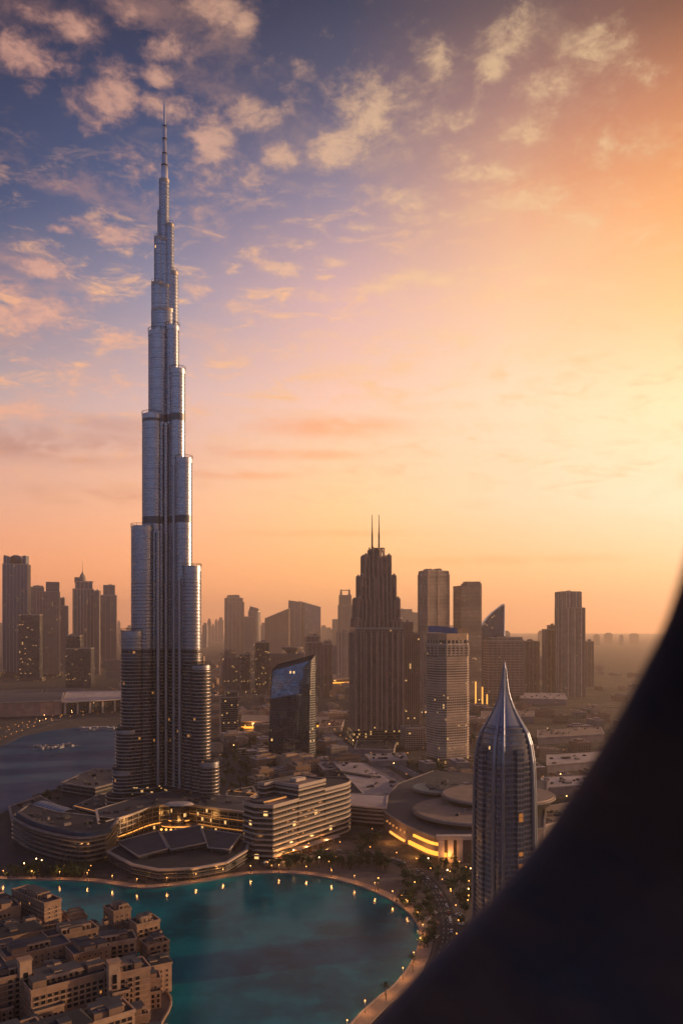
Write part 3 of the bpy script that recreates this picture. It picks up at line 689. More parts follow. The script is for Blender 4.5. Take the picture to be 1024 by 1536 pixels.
T, cx, dc, _ = tower('office_building', 'wide brown banded office building with a round dish on its roof', 'building', 1036, [(403, 456, 981)], 'balcony_wall', 4, .45, ledge=(3.8, .8, 1.2, 'concrete'), unit=0)
u = dc/F; m = MB(); q = XX(438, dc)-cx
m.lathe([(8*u, ZZ(982, dc)), (8*u, ZZ(979, dc)), (10*u, ZZ(977.5, dc)), (15.5*u, ZZ(973, dc)), (16.5*u, ZZ(971, dc)), (15.8*u, ZZ(970, dc)), (11*u, ZZ(973, dc)), (.1, ZZ(974, dc))], 'concrete', 24, (q, 0), sy=.8); m.build('roof_dish', T)
tower('office_tower', 'brown tower with a lower shoulder, right behind the leaning blue glass tower', 'tower', 1046, [(457, 484, 963), (457, 480, 954)], 'brown_stone', 14, .8)
tower('residential_tower', 'narrow brown tower with flat cap, right of the shouldered brown tower', 'tower', 1040, [(483, 499, 966), (485, 497, 961)], 'brown_stone', 10, .9)
tower('office_tower', 'hazy narrow block between the narrow brown tower and the ribbed pale tower', 'tower', 1014, [(497, 506, 968)], 'grey_grid', 0, 1.1, unit=0)
tower('office_building', 'small dark banded office block at the foot of the supertall tower, right side', 'building', 1108, [(329, 358, 1045), (337, 357, 1036)], 'dark_glass', 14, .8, ledge=(4, 1.2, 1.0, 'bronze'))

# --- leaning blue glass tower
d = D(1140); T = thing('glass_tower', 'leaning dark glass tower with a slanted roof reflecting blue sky', 'tower', (XX(438, d), d, 0))
def gp(px, dd): return (XX(px, d+dd)-XX(438, d), dd)
b0 = [gp(403, 12), gp(463, 0), gp(474, 16), gp(414, 34)]
t0 = [gp(407, 12), gp(465, 0), gp(473.5, 16), gp(416, 34)]
zt = [ZZ(1006, d+12), ZZ(990, d), ZZ(982, d+16), ZZ(997, d+34)]
m = MB(); k1, k2 = 'mirror_glass', 'dark_glass'
# lower two thirds dark, upper part mirror glass
m0 = [tuple(Vector(b0[i]).lerp(Vector(t0[i]), .68)) for i in range(4)]; zm = [zt[i]*.68 for i in range(4)]
t0[0] = (t0[0][0]+1, t0[0][1]+7); t0[1] = (t0[1][0]+1, t0[1][1]+7)      # the top third leans back
for i in range(4):
    j = (i+1) % 4; u1 = math.dist(b0[i], b0[j])
    m.face([(*b0[i], 0), (*b0[j], 0), (*m0[j], zm[j]), (*m0[i], zm[i])], 'mirror_glass' if i == 0 else k2, [(0, 0), (u1, 0), (u1, zm[j]), (0, zm[i])])
    m.face([(*m0[i], zm[i]), (*m0[j], zm[j]), (*t0[j], zt[j]), (*t0[i], zt[i])], 'mirror_glass' if i == 0 else k2, [(0, zm[i]), (u1, zm[j]), (u1, zt[j]), (0, zt[i])])
m.face([(*t0[i], zt[i]-1.5) for i in range(4)], 'roof_dark'); m.build('wall', T)
m = MB()
for i in range(4):
    j = (i+1) % 4; m.tube((*t0[i], zt[i]), (*t0[j], zt[j]), .9, .9, 'dark_metal', 6); m.tube((*b0[i], 0), (*m0[i], zm[i]), .7, .7, 'dark_metal', 6); m.tube((*m0[i], zm[i]), (*t0[i], zt[i]), .7, .7, 'dark_metal', 6)
m.build('edge_frame', T)
m = MB()
for q in range(1, 12):
    f = q/12; a_ = Vector((*b0[0], 0)).lerp(Vector((*b0[1], 0)), f); b_ = Vector((*m0[0], zm[0])).lerp(Vector((*m0[1], zm[1])), f)
    m.tube(tuple(a_), tuple(b_), .4, .4, 'dark_metal', 4)
m.build('mullion', T)

# --- stepped stone tower with two masts
T, cx, dc, wall = tower('hotel_tower', 'massive dark stone tower stepping up to twin masts, centre of the skyline', 'skyscraper', 1118, [(525, 602, 942)], 'brown_stone', 8, .8, fin=(9.0, 1.7, 2.2, 'brick_brown', -8), unit=0, podium=(1.15, 26)) if 'brick_brown' in MATS else (plain('brick_brown', (.36, .25, .18)), tower('hotel_tower', 'massive dark stone tower stepping up to twin masts, centre of the skyline', 'skyscraper', 1118, [(525, 602, 942)], 'brown_stone', 8, .8, fin=(9.0, 1.7, 2.2, 'brick_brown', -8), unit=0, podium=(1.15, 26)))[1]
u = dc/F; xc = XX(563.5, dc)-cx; a8 = R(8)
tiers = [(73, 945, 932, 4), (68, 934, 902, 5), (57, 904, 868, 5), (43, 870, 838, 4), (27, 840, 828, 0), (22, 829, 824, 0)]
for (wpx, y0, y1, tur) in tiers:
    w = wpx*u/(math.cos(a8)+.8*math.sin(a8)); o_ = shift(rect(w, w*.8, a8), xc, 0)
    if wpx < 30: o_ = circ(w/2, 16, (xc, 0))
    m = MB(); m.prism(o_, ZZ(y0, dc), ZZ(y1, dc), 'brown_stone', 'roof_dark'); m.fins(o_, ZZ(y0, dc), ZZ(y1, dc)+3, 7.5 if wpx > 30 else 6, 1.5, 2.0, 'brick_brown'); m.build('setback', T)
    if tur:
        for sx in (-1, 1):
            for sy in (-1, 1):
                q = rot([(sx*(w/2-2.5), sy*(w*.4-2.5))], a8)[0]; m = MB()
                zt_ = ZZ(y1, dc); m.lathe([(3.4, zt_-16), (3.4, zt_+3), (4.4, zt_+3.5), (4.4, zt_+5), (2.2, zt_+6.5), (.2, zt_+9)], 'brick_brown', 8, (xc+q[0], q[1]), False); m.build('turret', T)
for q in (-5.5, 4.6):
    m = MB(); xq = xc+q*u; m.tube((xq, 0, ZZ(830, dc)), (xq, 0, ZZ(800, dc)), 1.7, 1.4, 'dark_metal', 8); m.tube((xq, 0, ZZ(800, dc)), (xq, 0, ZZ(772, dc)), 1.1, .5, 'dark_metal', 8); m.build('mast', T)
m = MB(); m.box((xc+4*u, 0, ZZ(822.5, dc)), (18*u, 2, 2.0), 'dark_metal'); m.box((xc+12.5*u, 0, ZZ(829, dc)), (1.8, 1.8, 16), 'dark_metal'); m.build('mast_brace', T)

tower('residential_tower', 'cream balconied tower pressed against the right side of the stepped twin-mast tower', 'tower', 1098, [(601, 629, 950), (602, 619, 934)], 'balcony_wall', 14, .8, ledge=(3.6, 1.0, 1.1, 'concrete'))
tower('residential_tower', 'short apartment block at the right foot of the stepped twin-mast tower', 'building', 1124, [(601, 636, 1090)], 'balcony_wall', 14, .8, ledge=(3.6, 1.0, 1.1, 'pale_stone'))
tower('office_tower', 'hazy low slab just right of the stepped twin-mast tower, far behind', 'tower', 985, [(596, 617, 914)], 'grey_grid', 0, .8)
tower('office_tower', 'hazy narrow slab touching the tall flat-topped tower from the left', 'tower', 984, [(614, 629, 919)], 'grey_grid', 0, .8)
tower('residential_tower', 'tall flat-topped brown tower with banded corners, right of the stepped twin-mast tower', 'skyscraper', 1060, [(628, 672, 862), (629, 671, 857)], 'beige_grid', 26, .7, ledge=(3.8, .8, 1.2, 'bronze'), fin=(22, 1.6, 5, 'brick_brown', 0), unit=3)
T, cx, dc, _ = tower('residential_tower', 'tan banded tower with a notched curved crown, right of the tall flat-topped tower', 'skyscraper', 1056, [(680, 721, 880), (692, 721, 876)], 'beige_grid', 22, .7, ledge=(3.8, .9, 1.2, 'concrete'), unit=0, podium=(1.15, 14))
u = dc/F; m = MB(); o_ = shift(rect(24*u, 10*u, R(14)), XX(707, dc)-cx, 0); m.prism(o_, ZZ(877, dc), ZZ(873.5, dc), 'beige_grid', 'roof_grey', zf=lambda x, y: .0012*(x-XX(707, dc)+cx)**2*3); m.build('crown', T)
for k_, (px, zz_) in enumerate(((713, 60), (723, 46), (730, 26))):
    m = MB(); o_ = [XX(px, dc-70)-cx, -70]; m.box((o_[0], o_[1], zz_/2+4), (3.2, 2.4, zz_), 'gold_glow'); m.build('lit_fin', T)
# round-cornered hotel with blue roof panel
T, cx, dc, _ = tower('hotel_tower', 'tan banded tower with chamfered corners and a tilted blue roof panel, right of centre', 'hotel', 1150, [(636, 706, 966)], 'beige_grid', 28, .85, ledge=(3.9, 1.3, 1.3, 'pale_stone'), shape='oct', unit=0, podium=(1.12, 12))
u = dc/F; m = MB(); a28 = R(28)
def octo(w, asp=.85, cs=math.cos(R(28))+.85*math.sin(R(28))):
    w = w*u/cs; q = w*.16; return rot([(-w/2+q, -w*asp/2), (w/2-q, -w*asp/2), (w/2, -w*asp/2+q), (w/2, w*asp/2-q), (w/2-q, w*asp/2), (-w/2+q, w*asp/2), (-w/2, w*asp/2-q), (-w/2, -w*asp/2+q)], a28)
o_ = octo(68); m.prism(o_, ZZ(967, dc), ZZ(960, dc), 'dark_glass', None); m.fins(o_, ZZ(967, dc), ZZ(960, dc), 7, 1, 2, 'pale_stone'); m.prism(octo(70), ZZ(984, dc)-.1, ZZ(967, dc), 'dark_glass', None)
m.fins(octo(70), ZZ(983, dc), ZZ(967, dc), 7.5, 1.5, 1.6, 'pale_stone'); m.prism(octo(69.5), ZZ(960, dc), ZZ(950, dc), 'sand_wall_pale', 'roof_tan'); m.build('crown', T)
m = MB(); arc = [(XX(641+q*4.4, dc)-cx, ZZ(941+.4*q+ .06*(q-5)**2-1.5, dc)) for q in range(11)]
for (xa, za), (xb, zb_) in zip(arc, arc[1:]):
    m.face([(xa, -10, za-8), (xb, -10, zb_-8), (xb, -4, zb_+2), (xa, -4, za+2)], 'blue_metal'); m.face([(xa, -4, za+2), (xb, -4, zb_+2), (xb, 14, zb_+1), (xa, 14, za+1)], 'roof_grey'); m.face([(xb, -10, zb_-8), (xa, -10, za-8), (xa, 14, za-8), (xb, 14, zb_-8)], 'dark_metal')
m.build('roof_panel', T)
m = MB(); m.prism(shift(rect(16*u, 10*u, a28), XX(690, dc)-cx, 4), ZZ(951, dc), ZZ(943, dc), 'sand_wall_dark', 'roof_grey'); m.build('rooftop_unit', T)
# sail-shaped tower
d = D(1050); T = thing('sail_tower', 'sail-shaped glass tower, curved edge rising to a point on its right', 'tower', (XX(740, d), d, 0)); u = d/F
prf = [(-18, 0), (18, 0)]; top_ = [(15.5, 906), (8, 912), (0, 918), (-8, 926), (-14, 934), (-18, 941)]
m = MB(); pts = [(-18*u, 0), (15.5*u, 0)]+[(x*u, ZZ(y, d)) for x, y in top_]
m.face([(x, 0, z) for x, z in pts], 'blue_glass', [(x, z) for x, z in pts]); m.face([(x, 22*u, z) for x, z in reversed(pts)], 'blue_glass', [(x, z) for x, z in reversed(pts)])
for i in range(len(pts)):
    a_, b_ = pts[i], pts[(i+1) % len(pts)]; m.face([(a_[0], 0, a_[1]), (a_[0], 22*u, a_[1]), (b_[0], 22*u, b_[1]), (b_[0], 0, b_[1])], 'steel' if 2 <= i < 7 else 'blue_glass', [(0, a_[1]), (22*u, a_[1]), (22*u, b_[1]), (0, b_[1])])
m.build('wall', T); m = MB()
for (a_, b_) in zip(pts[2:], pts[3:]): m.tube((a_[0], -1, a_[1]), (b_[0], -1, b_[1]), 2.2, 2.2, 'steel', 6)
m.tube((15.5*u, -1, 0), (15.5*u, -1, ZZ(906, d)), 2, 2, 'steel', 6); m.build('edge_frame', T)
tower('office_building', 'wide hazy brown block with a flat crown, behind the spired pointed tower', 'building', 1052, [(724, 783, 960), (729, 781, 956)], 'brown_stone', 8, .5, ledge=(7.6, .8, 1.6, 'bronze'))
tower('office_building', 'hazy brown block with a raised right end, right of the wide hazy block', 'building', 1040, [(781, 807, 962)], 'brown_stone', 10, .8, unit=2)
tower('residential_tower', 'short faded tower attached to the left of the lone hazy tower on the right', 'tower', 1042, [(814, 838, 944), (821, 838, 938)], 'brown_stone', 8, .8)
tower('residential_tower', 'lone hazy stepped tower on the right side of the skyline', 'skyscraper', 1046, [(835, 873, 912), (835, 868, 888)], 'beige_piers', 14, .8, fin=(20, 2, 5, 'concrete', 0))
tower('residential_tower', 'low faded block at the right foot of the lone hazy tower', 'building', 1030, [(872, 888, 962)], 'brown_stone', 0, .8)

# --- faint far skyline
far = [(178, 190, 945), (190, 199, 938), (304, 312, 934), (311, 317, 928), (317, 322, 936), (322, 327, 929), (327, 336, 926), (391, 399, 934), (481, 490, 938), (489, 498, 941), (604, 612, 926), (672, 680, 938), (96, 102, 930), (64, 70, 934), (0, 6, 934),
       (712, 722, 944), (756, 764, 946), (806, 814, 946), (890, 898, 951), (905, 918, 949), (928, 934, 952), (944, 956, 950), (143, 147, 930), (176, 181, 931), (368, 374, 930), (400, 420, 940), (500, 505, 944)]
for i, (x0, x1, yt) in enumerate(far):
    yb = 940+random.choice([22, 25, 28, 31])
    d = D(yb); T = thing('distant_tower', 'faint distant tower dissolving in the haze on the horizon', 'tower', (XX((x0+x1)/2, d), d, 0), group='faint towers along the horizon')
    w = (x1-x0)*d/F; h = ZZ(yt, d); m = MB(); o_ = rect(w*.9, w*.7, R(random.uniform(-20, 20))); m.prism(o_, 0, h*.9, 'grey_grid', 'roof_grey'); m.ledges(o_, 20, h*.9, 22, 1, 2, 'concrete')
    o2 = [(x*random.choice([.55, .7]), y*.6) for x, y in o_]; m.prism(o2, h*.9, h, 'grey_grid', 'roof_grey'); m.build('wall', T)

# ================================================================== FOREGROUND BUILDINGS
def block_poly(name, label, cat, px, h, mat, roof='roof_grey', ledge=None, fin=None, rim=None, group=None, inset=None):
    """building on a ground outline given by where its foot stands"""
    pts = [P(*q) for q in px] if px and px[0][1] > 941 else px
    ar = sum(a[0]*b[1]-b[0]*a[1] for a, b in zip(pts, pts[1:]+pts[:1]))
    if ar < 0: pts = pts[::-1]
    cx = sum(p[0] for p in pts)/len(pts); cy = sum(p[1] for p in pts)/len(pts); pts = shift(pts, -cx, -cy)
    T = thing(name, label, cat, (cx, cy, 0), group=group)
    m = MB(); m.prism(pts, 0, h, mat, None)
    if ledge: m.ledges(pts, ledge[0], h-1, ledge[0], ledge[1], ledge[2], ledge[3])
    if fin: m.fins(pts, 0, h, *fin)
    m.build('wall', T)
    m = MB(); m.prism(offset(pts, (rim or (1.2,))[0]), h-.9, h+.7, 'concrete' if not rim else rim[1], None, 'concrete'); m.prism(offset(pts, -.3), h, h+.15, roof, roof); 
    o1, o2 = offset(pts, (rim or (1.2,))[0]), offset(pts, -.3); n = len(pts)
    for i in range(n):
        j = (i+1) % n; m.face([(*o1[i], h+.7), (*o1[j], h+.7), (*o2[j], h+.7), (*o2[i], h+.7)], 'concrete' if not rim else rim[1])
        m.face([(*o2[j], h), (*o2[i], h), (*o2[i], h+.7), (*o2[j], h+.7)], 'concrete')
    m.build('roof', T)
    return T, cx, cy, pts
def roof_clutter(T, pts, h, n, seed, mats=('concrete', 'roof_grey', 'dark_metal')):
    r = random.Random(seed); xs = [p[0] for p in pts]; ys = [p[1] for p in pts]
    k = 0; tries = 0
    while k < n and tries < 200:
        tries += 1; x, y = r.uniform(min(xs), max(xs)), r.uniform(min(ys), max(ys))
        if not inside(x, y, offset(pts, -5)): continue
        a, b_, hh = r.uniform(2, 7), r.uniform(2, 5), r.uniform(1.2, 3); m = MB(); m.box((x, y, h+hh/2+.15), (a, b_, hh), r.choice(mats), r.uniform(0, 1)); m.box((x, y, h+hh+.35), (a*.6, b_*.6, .5), 'dark_metal', 0); m.build('rooftop_unit', T); k += 1
def inside(x, y, poly):
    c_ = False; n = len(poly)
    for i in range(n):
        x1, y1 = poly[i]; x2, y2 = poly[(i+1) % n]
        if (y1 > y) != (y2 > y) and x < (x2-x1)*(y-y1)/(y2-y1)+x1: c_ = not c_
    return c_

emit('amber_window', (1.0, .32, .06), .28)
# --- banded waterfront hotel
A_, B_ = Vector(P(409, 1290)), Vector(P(486, 1264)); t_ = (B_-A_).normalized(); nn_ = Vector((-t_.y, t_.x))
hx, hy = A_
T = thing('waterfront_hotel', 'terraced hotel with pale horizontal bands beside the lake, right of the supertall tower', 'hotel', (hx, hy, 0))
def hp(s_, o_): v = t_*s_+nn_*o_; return (v.x, v.y)
LL = (B_-A_).length
def banded(out, z0, z1, name='wall', roof='roof_tan', fh=4.9):
    m = MB(); m.prism(out, z0, z1, 'hotel_glass', None); m.ledges(out, z0+fh*.62, z1, fh, 1.25, fh*.30, 'band_white')
    m.prism(offset(out, -.6), z1-.5, z1, roof, roof); m.prism(offset(out, 1.3), z1-1.6, z1+1.3, 'band_white', None, 'band_white')
    o1, o2 = offset(out, 1.3), offset(out, .3); n = len(out)
    for i in range(n):
        j = (i+1) % n; m.face([(*o1[i], z1+1.3), (*o1[j], z1+1.3), (*o2[j], z1+1.3), (*o2[i], z1+1.3)], 'band_white'); m.face([(*o2[j], z1), (*o2[i], z1), (*o2[i], z1+1.3), (*o2[j], z1+1.3)], 'roof_grey')
    return m.build(name, T)
facade('hotel_glass', (.016, .017, .02), (.03, .028, .028), fh=4.9, ww=4.2, sf=.12, mf=.08, rough=.12, lit=.03, spec=.6, les=1.3)
facade('office_glass', (.016, .02, .028), (.04, .042, .048), fh=4.4, ww=3.4, sf=.2, mf=.1, rough=.12, lit=.02, spec=.6, les=1.2)
w1_ = banded([hp(-1, -1), hp(LL*.46, 0), hp(LL*.46, 30), hp(-6, 30), hp(-9, 14)], 0, 49)
w2_ = banded([hp(LL*.46+1.4, -.3), hp(LL, 0), hp(LL, 32), hp(LL*.3, 38), hp(LL*.3, 31), hp(LL*.46+1.4, 31)], 0, 61.5)
c2 = (LL+30, 16); arc = [hp(LL+1.4+0*i, 0) for i in (0,)]+[hp(c2[0]+2*math.cos(R(a))*13, 19+19*math.sin(R(a))) for a in range(-90, 91, 15)]+[hp(LL+1.4, 38)]
w3_ = banded(arc, 0, 52, roof='roof_dark')
m = MB(); m.box((*hp(LL*.72, 16), 63.5), (14, 8, 3), 'pale_stone', math.atan2(t_.y, t_.x)); m.build('rooftop_unit', T)
m = MB(); m.box((*hp(-1, 16), 50.2), (5, 18, 2.2), 'roof_grey', math.atan2(t_.y, t_.x)); m.build('rooftop_unit', T)
m = MB(); m.box((*hp(12, 8), 51.5), (30, 1.0, 1.4), 'gold_dim', math.atan2(t_.y, t_.x)); m.build('terrace_light', T)
m = MB(); m.box((*hp(LL*.75, -6), 5.2), (62, 9, .9), 'band_white', math.atan2(t_.y, t_.x)); m.box((*hp(LL*.75, -5), 3.9), (56, 1.0, 1.0), 'gold_glow', math.atan2(t_.y, t_.x))
for q in range(-26, 27, 8): c_ = hp(LL*.75+q, -9); m.tube((*c_, 0), (*c_, 5), .4, .4, 'pale_stone', 6)
m.build('entrance_canopy', T)
for s0, s1, z_, mt in ((1, LL*.5, 2.6, 'gold_glow'), (LL*.55, LL+8, 2.6, 'gold_dim'), (3, LL*.45, 7.4, 'gold_dim')):
    m = MB(); m.box((*hp((s0+s1)/2, -1.5), z_), (s1-s0, .4, .7), mt, math.atan2(t_.y, t_.x)); m.build('light_strip', T)
for q in (.1, .5, .9):
    ld = bpy.data.lights.new('base_light', 'POINT'); ld.energy = 8000; ld.color = (1, .42, .12); ld.shadow_soft_size = 1.5; lo = bpy.data.objects.new('base_light', ld); C.objects.link(lo); lo.parent = T; lo.location = (*hp(LL*q, -9), 6)
for i in range(26):           # lit rooms scattered on the facade
    r = random.Random(i); s_ = r.uniform(2, LL-2); z_ = int(r.uniform(0, 9))*4.9+1.4
    m = MB(); m.box((*hp(s_, -.2), z_), (r.uniform(1.5, 3.5), .5, .9), 'amber_window', math.atan2(t_.y, t_.x)); m.build('lit_window', T)

# --- curved dark office behind the hotel
f_ = smoothline([P(334, 1204), P(362, 1207), P(392, 1206), P(420, 1199), P(445, 1190)], 4); b_ = smoothline([P(450, 1172), P(425, 1178), P(395, 1183), P(362, 1183), P(330, 1178)], 4)
T, cx, cy, pts = block_poly('office_building', 'long curved dark office between the supertall tower and the banded hotel', 'building', f_+b_, 46, 'office_glass', 'roof_dark', ledge=(4.4, .9, .9, 'bronze'), rim=(1.6, 'band_white')); roof_clutter(T, pts, 46, 26, 3)
# --- glowing curved annexe with entrance
f_ = smoothline([P(150, 1274), P(190, 1261), P(222, 1248), P(246, 1243), P(285, 1243), P(330, 1250), P(379, 1257)], 4); b_ = [P(382, 1232), P(330, 1228), P(285, 1221), P(246, 1222), P(215, 1228), P(180, 1240), P(146, 1252)]
facade('annexe_glass', (.025, .018, .013), (.05, .042, .036), fh=4.6, ww=3.0, sf=.22, mf=.2, rough=.15, lit=.10, les=1.0)
T, cx, cy, pts = block_poly('glass_annexe', 'low curved glass annexe with glowing entrance at the foot of the supertall tower', 'building', f_+b_, 25, 'annexe_glass', 'roof_grey', ledge=(4.6, .8, .7, 'bronze'), fin=(6, .8, .7, 'bronze'), rim=(2.0, 'bronze')); roof_clutter(T, pts, 25, 26, 5)
e_ = P(268, 1246); ex, ey = e_[0]-cx, e_[1]-cy
m = MB()
for q, (w, z) in enumerate(((40, 6.2), (26, 11.5), (18, 17), (14, 22))): m.prism(circ(w/2, 24, (ex, ey+2), 1, .55), z, z+.9, 'bronze', 'bronze', 'bronze'); m.prism(circ(w/2-2, 24, (ex, ey+2), 1, .5), z-1.4, z, 'gold_glow', None)
m.prism(circ(8, 16, (ex, ey), 1, .6), 0, 23, 'annexe_glass', 'bronze'); m.build('entrance_tower', T)
m = MB(); m.prism(circ(13, 24, (ex, ey+3), 1.2, .7), 26.5, 28.5, 'pale_stone', 'roof_pale', 'pale_stone', out1=circ(10, 24, (ex, ey+3), 1.2, .7)); m.build('roof_dome', T)
for q in range(-3, 4):
    m = MB(); m.tube((ex+q*5, ey-14+abs(q)*.6, 0), (ex+q*5, ey-14+abs(q)*.6, 3.4), .3, .3, 'bronze', 6); m.lathe([(.2, 3.4), (1.1, 3.9), (1.1, 4.8), (.2, 5.3)], 'lamp_glow', 8, (ex+q*5, ey-14+abs(q)*.6)); m.build('entrance_lamp', T)
m = MB(); l2 = shift([Vector(p)+Vector((-.6, -1.6)) for p in f_[2:12]], -cx, -cy) if False else [(p[0]-cx-.6, p[1]-cy-1.6) for p in f_[2:13]]
m.strip(l2, .8, 6.2, 7.0, 'gold_glow'); m.build('light_strip', T)
m = MB(); l2 = [(p[0]-cx+.2, p[1]-cy-1.6) for p in f_[16:]]; m.strip(l2, .8, 6.0, 6.7, 'gold_dim'); m.strip(l2, .6, 16, 16.4, 'gold_dim'); m.build('light_strip', T)
pl_ = bpy.data.lights.new('entrance_light', 'POINT'); pl_.energy = 9000; pl_.color = (1, .45, .12); pl_.shadow_soft_size = 3
po = bpy.data.objects.new('entrance_light', pl_); C.objects.link(po); po.parent = T; po.location = (ex, ey-22, 9)
# --- faceted lakeside pavilion
o_px = [(164, 1296), (200, 1316), (238, 1324), (290, 1322), (338, 1313), (368, 1294), (372, 1280), (330, 1268), (262, 1272), (200, 1276)]
T, cx, cy, pts = block_poly('lakeside_pavilion', 'low dark faceted pavilion with pale folded roof edges on the lake front', 'building', o_px, 11, 'office_glass', 'roof_dark', ledge=(3.6, 1.6, .5, 'bronze'), rim=(2.2, 'band_white'))
def lp(px, py, z=0): q = P(px, py, z); return (q[0]-cx, q[1]-cy, z)
for tri, h1 in ((((175, 1284), (238, 1268), (252, 1300), (208, 1310)), 3.2), (((242, 1270), (300, 1262), (310, 1292), (256, 1300)), 4), (((304, 1264), (362, 1278), (344, 1302), (312, 1296)), 3.5)):
    q = [lp(x, y, 0)[:2] for x, y in tri]
    ar = sum(a[0]*b[1]-b[0]*a[1] for a, b in zip(q, q[1:]+q[:1])); q = q if ar > 0 else q[::-1]
    m = MB(); x0 = q[0][0]; m.prism(q, 11.7, 12.6, 'office_glass', 'roof_grey', zf=lambda x, y: h1*(.5+.5*math.sin((x-x0)*.045)))
    n = len(q)
    for i in range(n):
        a, b2 = q[i], q[(i+1) % n]; za = 12.9+h1*(.5+.5*math.sin((a[0]-x0)*.045)); zb2 = 12.9+h1*(.5+.5*math.sin((b2[0]-x0)*.045)); m.tube((*a, za), (*b2, zb2), .8, .8, 'band_white', 5)
    m.build('roof_facet', T)
# --- curved lakeside offices at the left, with stepped bands
f_ = smoothline([P(20, 1264), P(45, 1280), P(85, 1293), (P(125, 1299)), P(158, 1293)], 4); b_ = [P(176, 1268), P(130, 1262), P(85, 1256), P(45, 1243)]
T, cx, cy, pts = block_poly('office_building', 'curved dark office with stepped bands above the left lake shore', 'building', f_+b_, 25, 'office_glass', 'roof_dark', ledge=(4.2, 1.6, 1.1, 'bronze'), rim=(2.0, 'concrete')); roof_clutter(T, pts, 25, 24, 9)
m = MB(); l2 = [(p[0]-cx+3, p[1]-cy+6) for p in f_]; m.strip(l2, 5, 25.2, 29, 'blue_metal', 'roof_grey'); m.build('roof_canopy', T)
def vault(label, a, b, w, h0, h1, mat='blue_metal'):
    a, b = Vector(a), Vector(b); t_ = (b-a).normalized(); n_ = Vector((-t_.y, t_.x)); c_ = (a+b)/2; Lh = (b-a).length/2
    T = thing('vaulted_hall', label, 'building', (c_.x, c_.y, 0)); m = MB()
    q = [t_*-Lh+n_*-w/2, t_*Lh+n_*-w/2, t_*Lh+n_*w/2, t_*-Lh+n_*w/2]; m.prism([tuple(v) for v in q], 0, h0, 'office_glass', None); m.fins([tuple(v) for v in q], 0, h0, 7, .7, .8, 'pale_stone'); m.build('wall', T)
    m = MB(); K = 10; sec = [(-math.cos(math.pi*i/K)*(w/2+1), h0+math.sin(math.pi*i/K)*h1) for i in range(K+1)]
    for i in range(K):
        p0, p1 = sec[i], sec[i+1]; c4 = [(t_*-Lh+n_*p0[0], p0[1]), (t_*Lh+n_*p0[0], p0[1]), (t_*Lh+n_*p1[0], p1[1]), (t_*-Lh+n_*p1[0], p1[1])]
        m.face([(v.x, v.y, z) for v, z in c4], mat)
    for s_ in (-1, 1): m.face([(*(t_*Lh*s_+n_*x), z) for x, z in (sec if s_ < 0 else sec[::-1])], 'office_glass')
    for e in range(9):
        v0 = t_*(-Lh+2*Lh*e/8)
        for i in range(K): p0, p1 = sec[i], sec[i+1]; a3, b3 = v0+n_*p0[0], v0+n_*p1[0]; m.tube((a3.x, a3.y, p0[1]+.1), (b3.x, b3.y, p1[1]+.1), .35, .35, 'steel', 4)
    m.build('vault_roof', T)
vault('blue barrel-vaulted hall at the left foot of the supertall tower, nearer its base', P(108, 1246), P(160, 1256), 20, 11, 7)
vault('blue barrel-vaulted hall left of the tower, the farther left of two vaults', P(62, 1226), P(104, 1240), 20, 11, 7)
T, cx, cy, pts = block_poly('low_hall', 'low flat hall with a pale roof corner, between the bay and the supertall tower', 'building', [(94, 1192), (143, 1200), (186, 1188), (186, 1172), (142, 1170)], 15, 'office_glass', 'roof_grey', ledge=(5, 1.4, .8, 'concrete'), rim=(2.5, 'concrete')); roof_clutter(T, pts, 15, 14, 13)
m = MB(); m.prism([(x*.45+34, y*.5+8) for x, y in pts], 15.4, 17.5, 'concrete', 'roof_pale'); m.build('roof_deck', T)
for nm_, (lab, px, h, off) in enumerate((('low terrace building with a row of golden lights, left foot of the supertall tower', [(112, 1222), (150, 1232), (196, 1224), (196, 1206), (150, 1204)], 9, 0),
        ('wedge-shaped terrace building with golden light strips, right foot of the supertall tower', [(338, 1222), (362, 1222), (384, 1208), (378, 1196), (342, 1203)], 13, 0),
        ('dark terraced building on the far left shore under the bay', [(20, 1243), (58, 1238), (88, 1222), (60, 1206), (16, 1222)], 9, 0))):
    T, cx, cy, pts = block_poly('terrace_building', lab, 'building', px, h, 'office_glass', 'roof_dark', ledge=(4, 1.5, .7, 'bronze'), rim=(2, 'concrete')); roof_clutter(T, pts, h, 12, nm_+20)
    if nm_ < 2:
        m = MB(); m.strip([pts[i] for i in range(len(pts)) if pts[i][1] < max(p[1] for p in pts)-6] or pts[:2], .7, h+.8, h+1.3, 'gold_dim'); m.build('light_strip', T)

